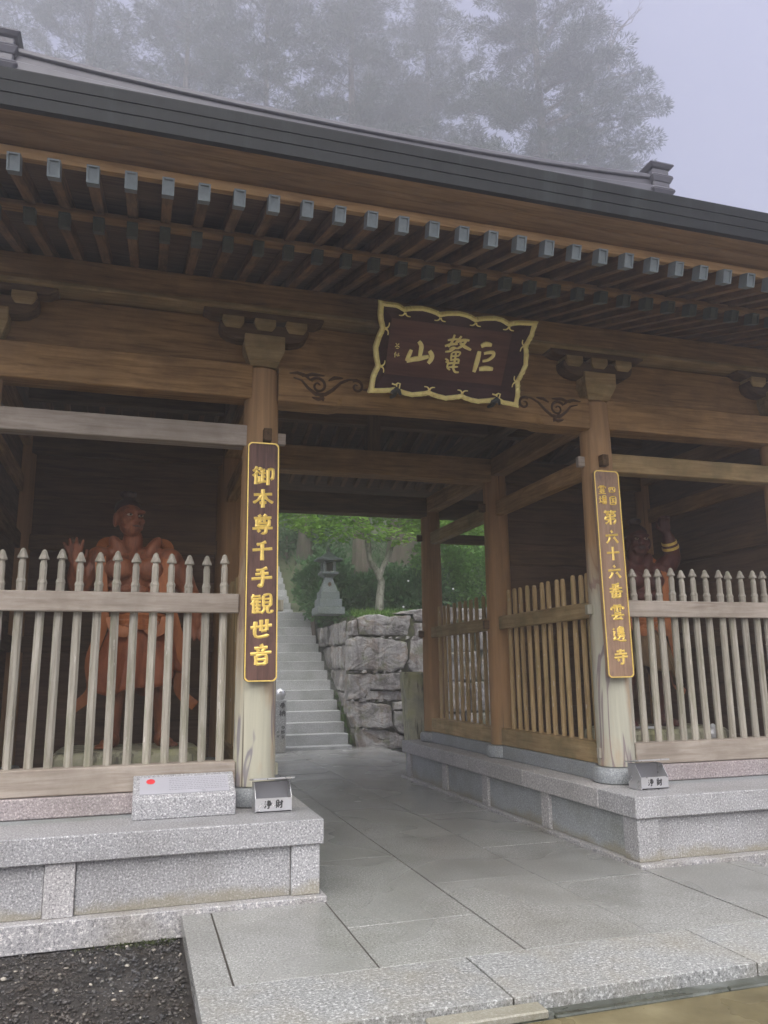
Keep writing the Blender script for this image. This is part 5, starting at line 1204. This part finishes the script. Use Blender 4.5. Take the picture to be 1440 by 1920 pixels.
for lab, x, y, H, r, c0, rad, nb, sd_, dn, ex, k in CED:
    q = away((x, y, 0), k); lo = 1.68+.76*(q.y+7.15)-3
    cedar(lab, q.x, q.y, min(H, 63.5-hill_z(q.x, q.y)), r, c0, rad, nb, sd_, dn, ex, vis=(lo if k > 1 else 0, 80), ls=max(.8, k/1.4))

leafy('maple_tree', 'slim pale-barked maple with bright green leaves above the stone wall', 'tree', (3.27, 13, 3.0),
  [([(3.27, 13, 2.95), (3.28, 13, 3.5), (3.34, 13, 4.05), (3.2, 13, 4.35), (3.02, 13, 4.62), (2.93, 13.1, 5.3), (2.8, 13.2, 6.3)], .125, .045), ([(3.3, 13, 4.2), (3.42, 13, 4.5), (3.6, 13, 4.85), (3.85, 13, 5.6), (4.3, 13.2, 6.6)], .075, .035),
   ([(2.93, 13.1, 5.3), (2.0, 12.8, 6.2), (1.0, 12.5, 6.6)], .05, .02), ([(3.85, 13, 5.6), (5.2, 12.8, 6.3), (6.2, 12.7, 6.6)], .05, .02)],
  [(1.2, 12.8, 5.95, 1.3, 1.1, .6), (2.5, 13.4, 6.5, 1.5, 1.4, .8), (4.2, 13.4, 6.3, 1.7, 1.5, .8), (5.4, 12.9, 5.75, 1.3, 1.1, .55), (1.75, 12.4, 5.25, .6, .5, .35), (3.0, 12.6, 5.3, .5, .4, .25), (3.7, 12.5, 5.2, .5, .4, .25), (1.2, 12.3, 5.4, .5, .4, .25), (2.3, 12.5, 5.45, .6, .5, .3), (4.4, 12.6, 5.6, .7, .6, .3), (0.2, 12.6, 6.1, .9, .8, .6), (3.2, 13.4, 7.2, 2.2, 1.6, .8), (5.0, 12.4, 5.4, .5, .5, .3), (6.6, 13, 5.9, 1.1, 1, .6)],
  M['maple'], M['pale_bark'], 9000, .15, None, -.05, flat=True)
leafy('maple_tree', 'loose light green maple crown at the far side of the upper steps', 'tree', (-.9, 19.5, 5.5),
  [([(-2.6, 19.5, 5.0), (-2.3, 19.4, 7), (-1.6, 19.2, 9)], .14, .05)], [(-.4, 19.3, 8.2, 1.6, 1.3, .9), (.8, 19.2, 7.4, 1.1, 1, .7), (-1.6, 19.3, 9.0, 1.5, 1.4, 1)], M['maple'], M['bark'], 3500, .16, flat=True)
SH = [ # label, base, blobs, mat, n
 ('dark green shrub between the steps and the stone lantern', (1.9, 14.6, 3.1), [(2.15, 14.9, 4.0, .75, .6, .9), (2.0, 14.2, 3.5, .4, .4, .5)], 'shrub', 3600),
 ('dark green shrub on the right of the upper steps', (2.5, 17.2, 3.6), [(2.85, 17.4, 4.6, .8, .9, 1.0), (2.5, 16.6, 4.1, .5, .7, .6)], 'shrub', 3600),
 ('dark green shrub behind the stone lantern', (3.0, 15, 3.1), [(3.1, 15.2, 3.75, .9, .7, .65), (2.7, 14.4, 3.5, .6, .5, .45)], 'shrub', 3800),
 ('dark green shrub right of the pale maple trunk', (4.3, 13.6, 3.1), [(4.3, 13.8, 3.6, .8, .6, .55), (5.0, 14.0, 3.8, .8, .7, .7)], 'shrub', 4200),
 ('tall dark shrub farther behind the maple trunk', (5.2, 16.2, 3.8), [(5.2, 16.4, 4.3, 1.2, .9, .7), (4.2, 16.2, 4.1, .9, .8, .6)], 'shrub', 4200),
 ('light green shrub left of the rear right column', (5.5, 14.6, 3.1), [(5.7, 14.6, 4.6, .9, .8, 1.0), (5.2, 14.2, 4.0, .6, .5, .6)], 'shrub2', 3800),
 ('light green shrub seen between the two right passage columns', (7.2, 14.6, 3.1), [(7.1, 14.6, 4.3, 1.2, .9, 1.1), (7.9, 14.8, 4.9, 1.0, .9, 1.0)], 'shrub2', 4600),
 ('bright green spreading tree seen between the two right passage columns', (8.4, 17, 4.0), [(8.4, 16.8, 6.3, 1.9, 1.3, 1.0), (7.4, 16.6, 5.6, 1.0, .9, .7), (9.6, 17, 5.6, 1.3, 1, .9)], 'maple', 5200),
 ('low dark shrub at the left side of the upper steps', (-2.6, 17.0, 3.6), [(-2.5, 17.0, 4.6, .9, .9, 1.1)], 'shrub', 1800),
 ('tall dark evergreen shrub where the upper steps bend away', (2.3, 21.5, 6.0), [(2.4, 21.8, 7.4, 1.1, 1, 1.6), (3.2, 21, 6.6, 1.0, .9, 1.0)], 'shrub', 3600),
 ('wide dark evergreen bush on the slope behind the maple', (6.8, 19.5, 5.2), [(7.6, 20.8, 6.3, 1.3, 1.0, 1.1), (9.4, 20.5, 6.6, 1.6, 1.2, 1.3)], 'shrub', 4600),
 ('wide dark evergreen bush high on the slope behind the cedar trunks', (4.2, 24, 7), [(4.2, 25, 8.6, 2.0, 1.4, 1.5), (1.0, 25, 9.0, 1.7, 1.4, 1.5), (7.5, 26, 9.0, 2.0, 1.4, 1.5)], 'shrub', 5200)]
for lab, b, bl, mt, n in SH:
    stems = [([(b[0], b[1], hill_z(b[0], b[1])-.2), (b[0]+random.uniform(-.2, .2), b[1], (b[2]+q[2])/2), (q[0], q[1], q[2])], .045, .015) for q in bl]
    leafy('shrub' if 'tree' not in lab else 'small_tree', lab, 'shrub' if 'tree' not in lab else 'tree', b, stems, bl, M[mt], M['bark'], int(n*.72) if mt != 'maple' else 3600, .165 if mt != 'maple' else .16, flat=mt == 'maple')
# white blossoms here and there on the dark shrub
fl = MB()
for x, y, z_ in ((4.05, 13.1, 4.05), (4.9, 13.2, 3.75), (3.9, 13.1, 3.35), (5.5, 13.5, 3.9)):
    for k in range(6):
        a = k*1.047; blob(fl, (x+.018*math.cos(a), y-.25, z_+.018*math.sin(a)), (.014, .008, .014), None, 4)
    blob(fl, (x, y-.26, z_), (.012, .01, .012), None, 4)
tag(fl.build('blossoms', M['paper']), 'scattered white blossoms on the dark shrubs above the wall', 'flowers', kind='stuff')
# ferns and grass along the top of the retaining wall, moss by the gravel
n = 2600; gx = RNG.uniform(1.9, 4.2, n); gy = RNG.uniform(10.95, 12.6, n); gz = np.array([hill_z(a, b) for a, b in zip(gx, gy)])+.02
gd = RNG.normal(0, .45, (n, 3)); gd[:, 2] = abs(gd[:, 2])+.45; V, F = leaves(np.stack([gx, gy, gz], 1), gd, RNG.uniform(.1, .26, n), RNG.uniform(.012, .026, n))
tag(np_mesh('grass', V, F, M['grass']), 'ferns and grass along the top of the stone wall', 'grass', kind='stuff')
n = 260; gx = -2.46-RNG.beta(1, 2.5, n)*.8; gy = -.955-RNG.beta(1, 4, n)*.22; gd = RNG.normal(0, .7, (n, 3)); gd[:, 2] = abs(gd[:, 2])+.3
V, F = leaves(np.stack([gx, gy, np.full(n, -.15)], 1), gd, RNG.uniform(.012, .035, n), RNG.uniform(.004, .009, n))
tag(np_mesh('moss', V, F, M['moss']), 'moss tufts at the edge of the gravel by the paving', 'moss', kind='stuff')
# leaf litter and low ground cover over the near slope
n = 9000; gx = RNG.uniform(2.2, 10, n); gy = RNG.uniform(12.2, 24, n); keep = gx > 2.2; gz = np.array([hill_z(a, b) for a, b in zip(gx, gy)])
gd = RNG.normal(0, .6, (n, 3)); gd[:, 2] = abs(gd[:, 2])+.4; V, F = leaves(np.stack([gx, gy, gz], 1), gd, RNG.uniform(.12, .3, n), RNG.uniform(.02, .045, n))
tag(np_mesh('ground_cover', V, F, M['shrub']), 'low green ground cover over the slope beyond the wall', 'ground cover', kind='stuff')

# ------------------------------------------------------------------ mist
hz = MB().box(-92, 92, -82, 92, -1.4, 64).build('haze', None) if False else None
me = MB().box(-92, 92, -82, 92, -1.4, 66).mesh('haze'); mt = bpy.data.materials.new('mist'); mt.use_nodes = True; nt = mt.node_tree
for nd in list(nt.nodes): nt.nodes.remove(nd)
out = nt.nodes.new('ShaderNodeOutputMaterial'); pv = nt.nodes.new('ShaderNodeVolumePrincipled'); nt.links.new(pv.outputs[0], out.inputs['Volume'])
pv.inputs['Color'].default_value = (.95, .95, .96, 1); pv.inputs['Density'].default_value = .0105; pv.inputs['Anisotropy'].default_value = .72
me.materials.append(mt); tag(link(bpy.data.objects.new('haze', me)), kind='stuff')
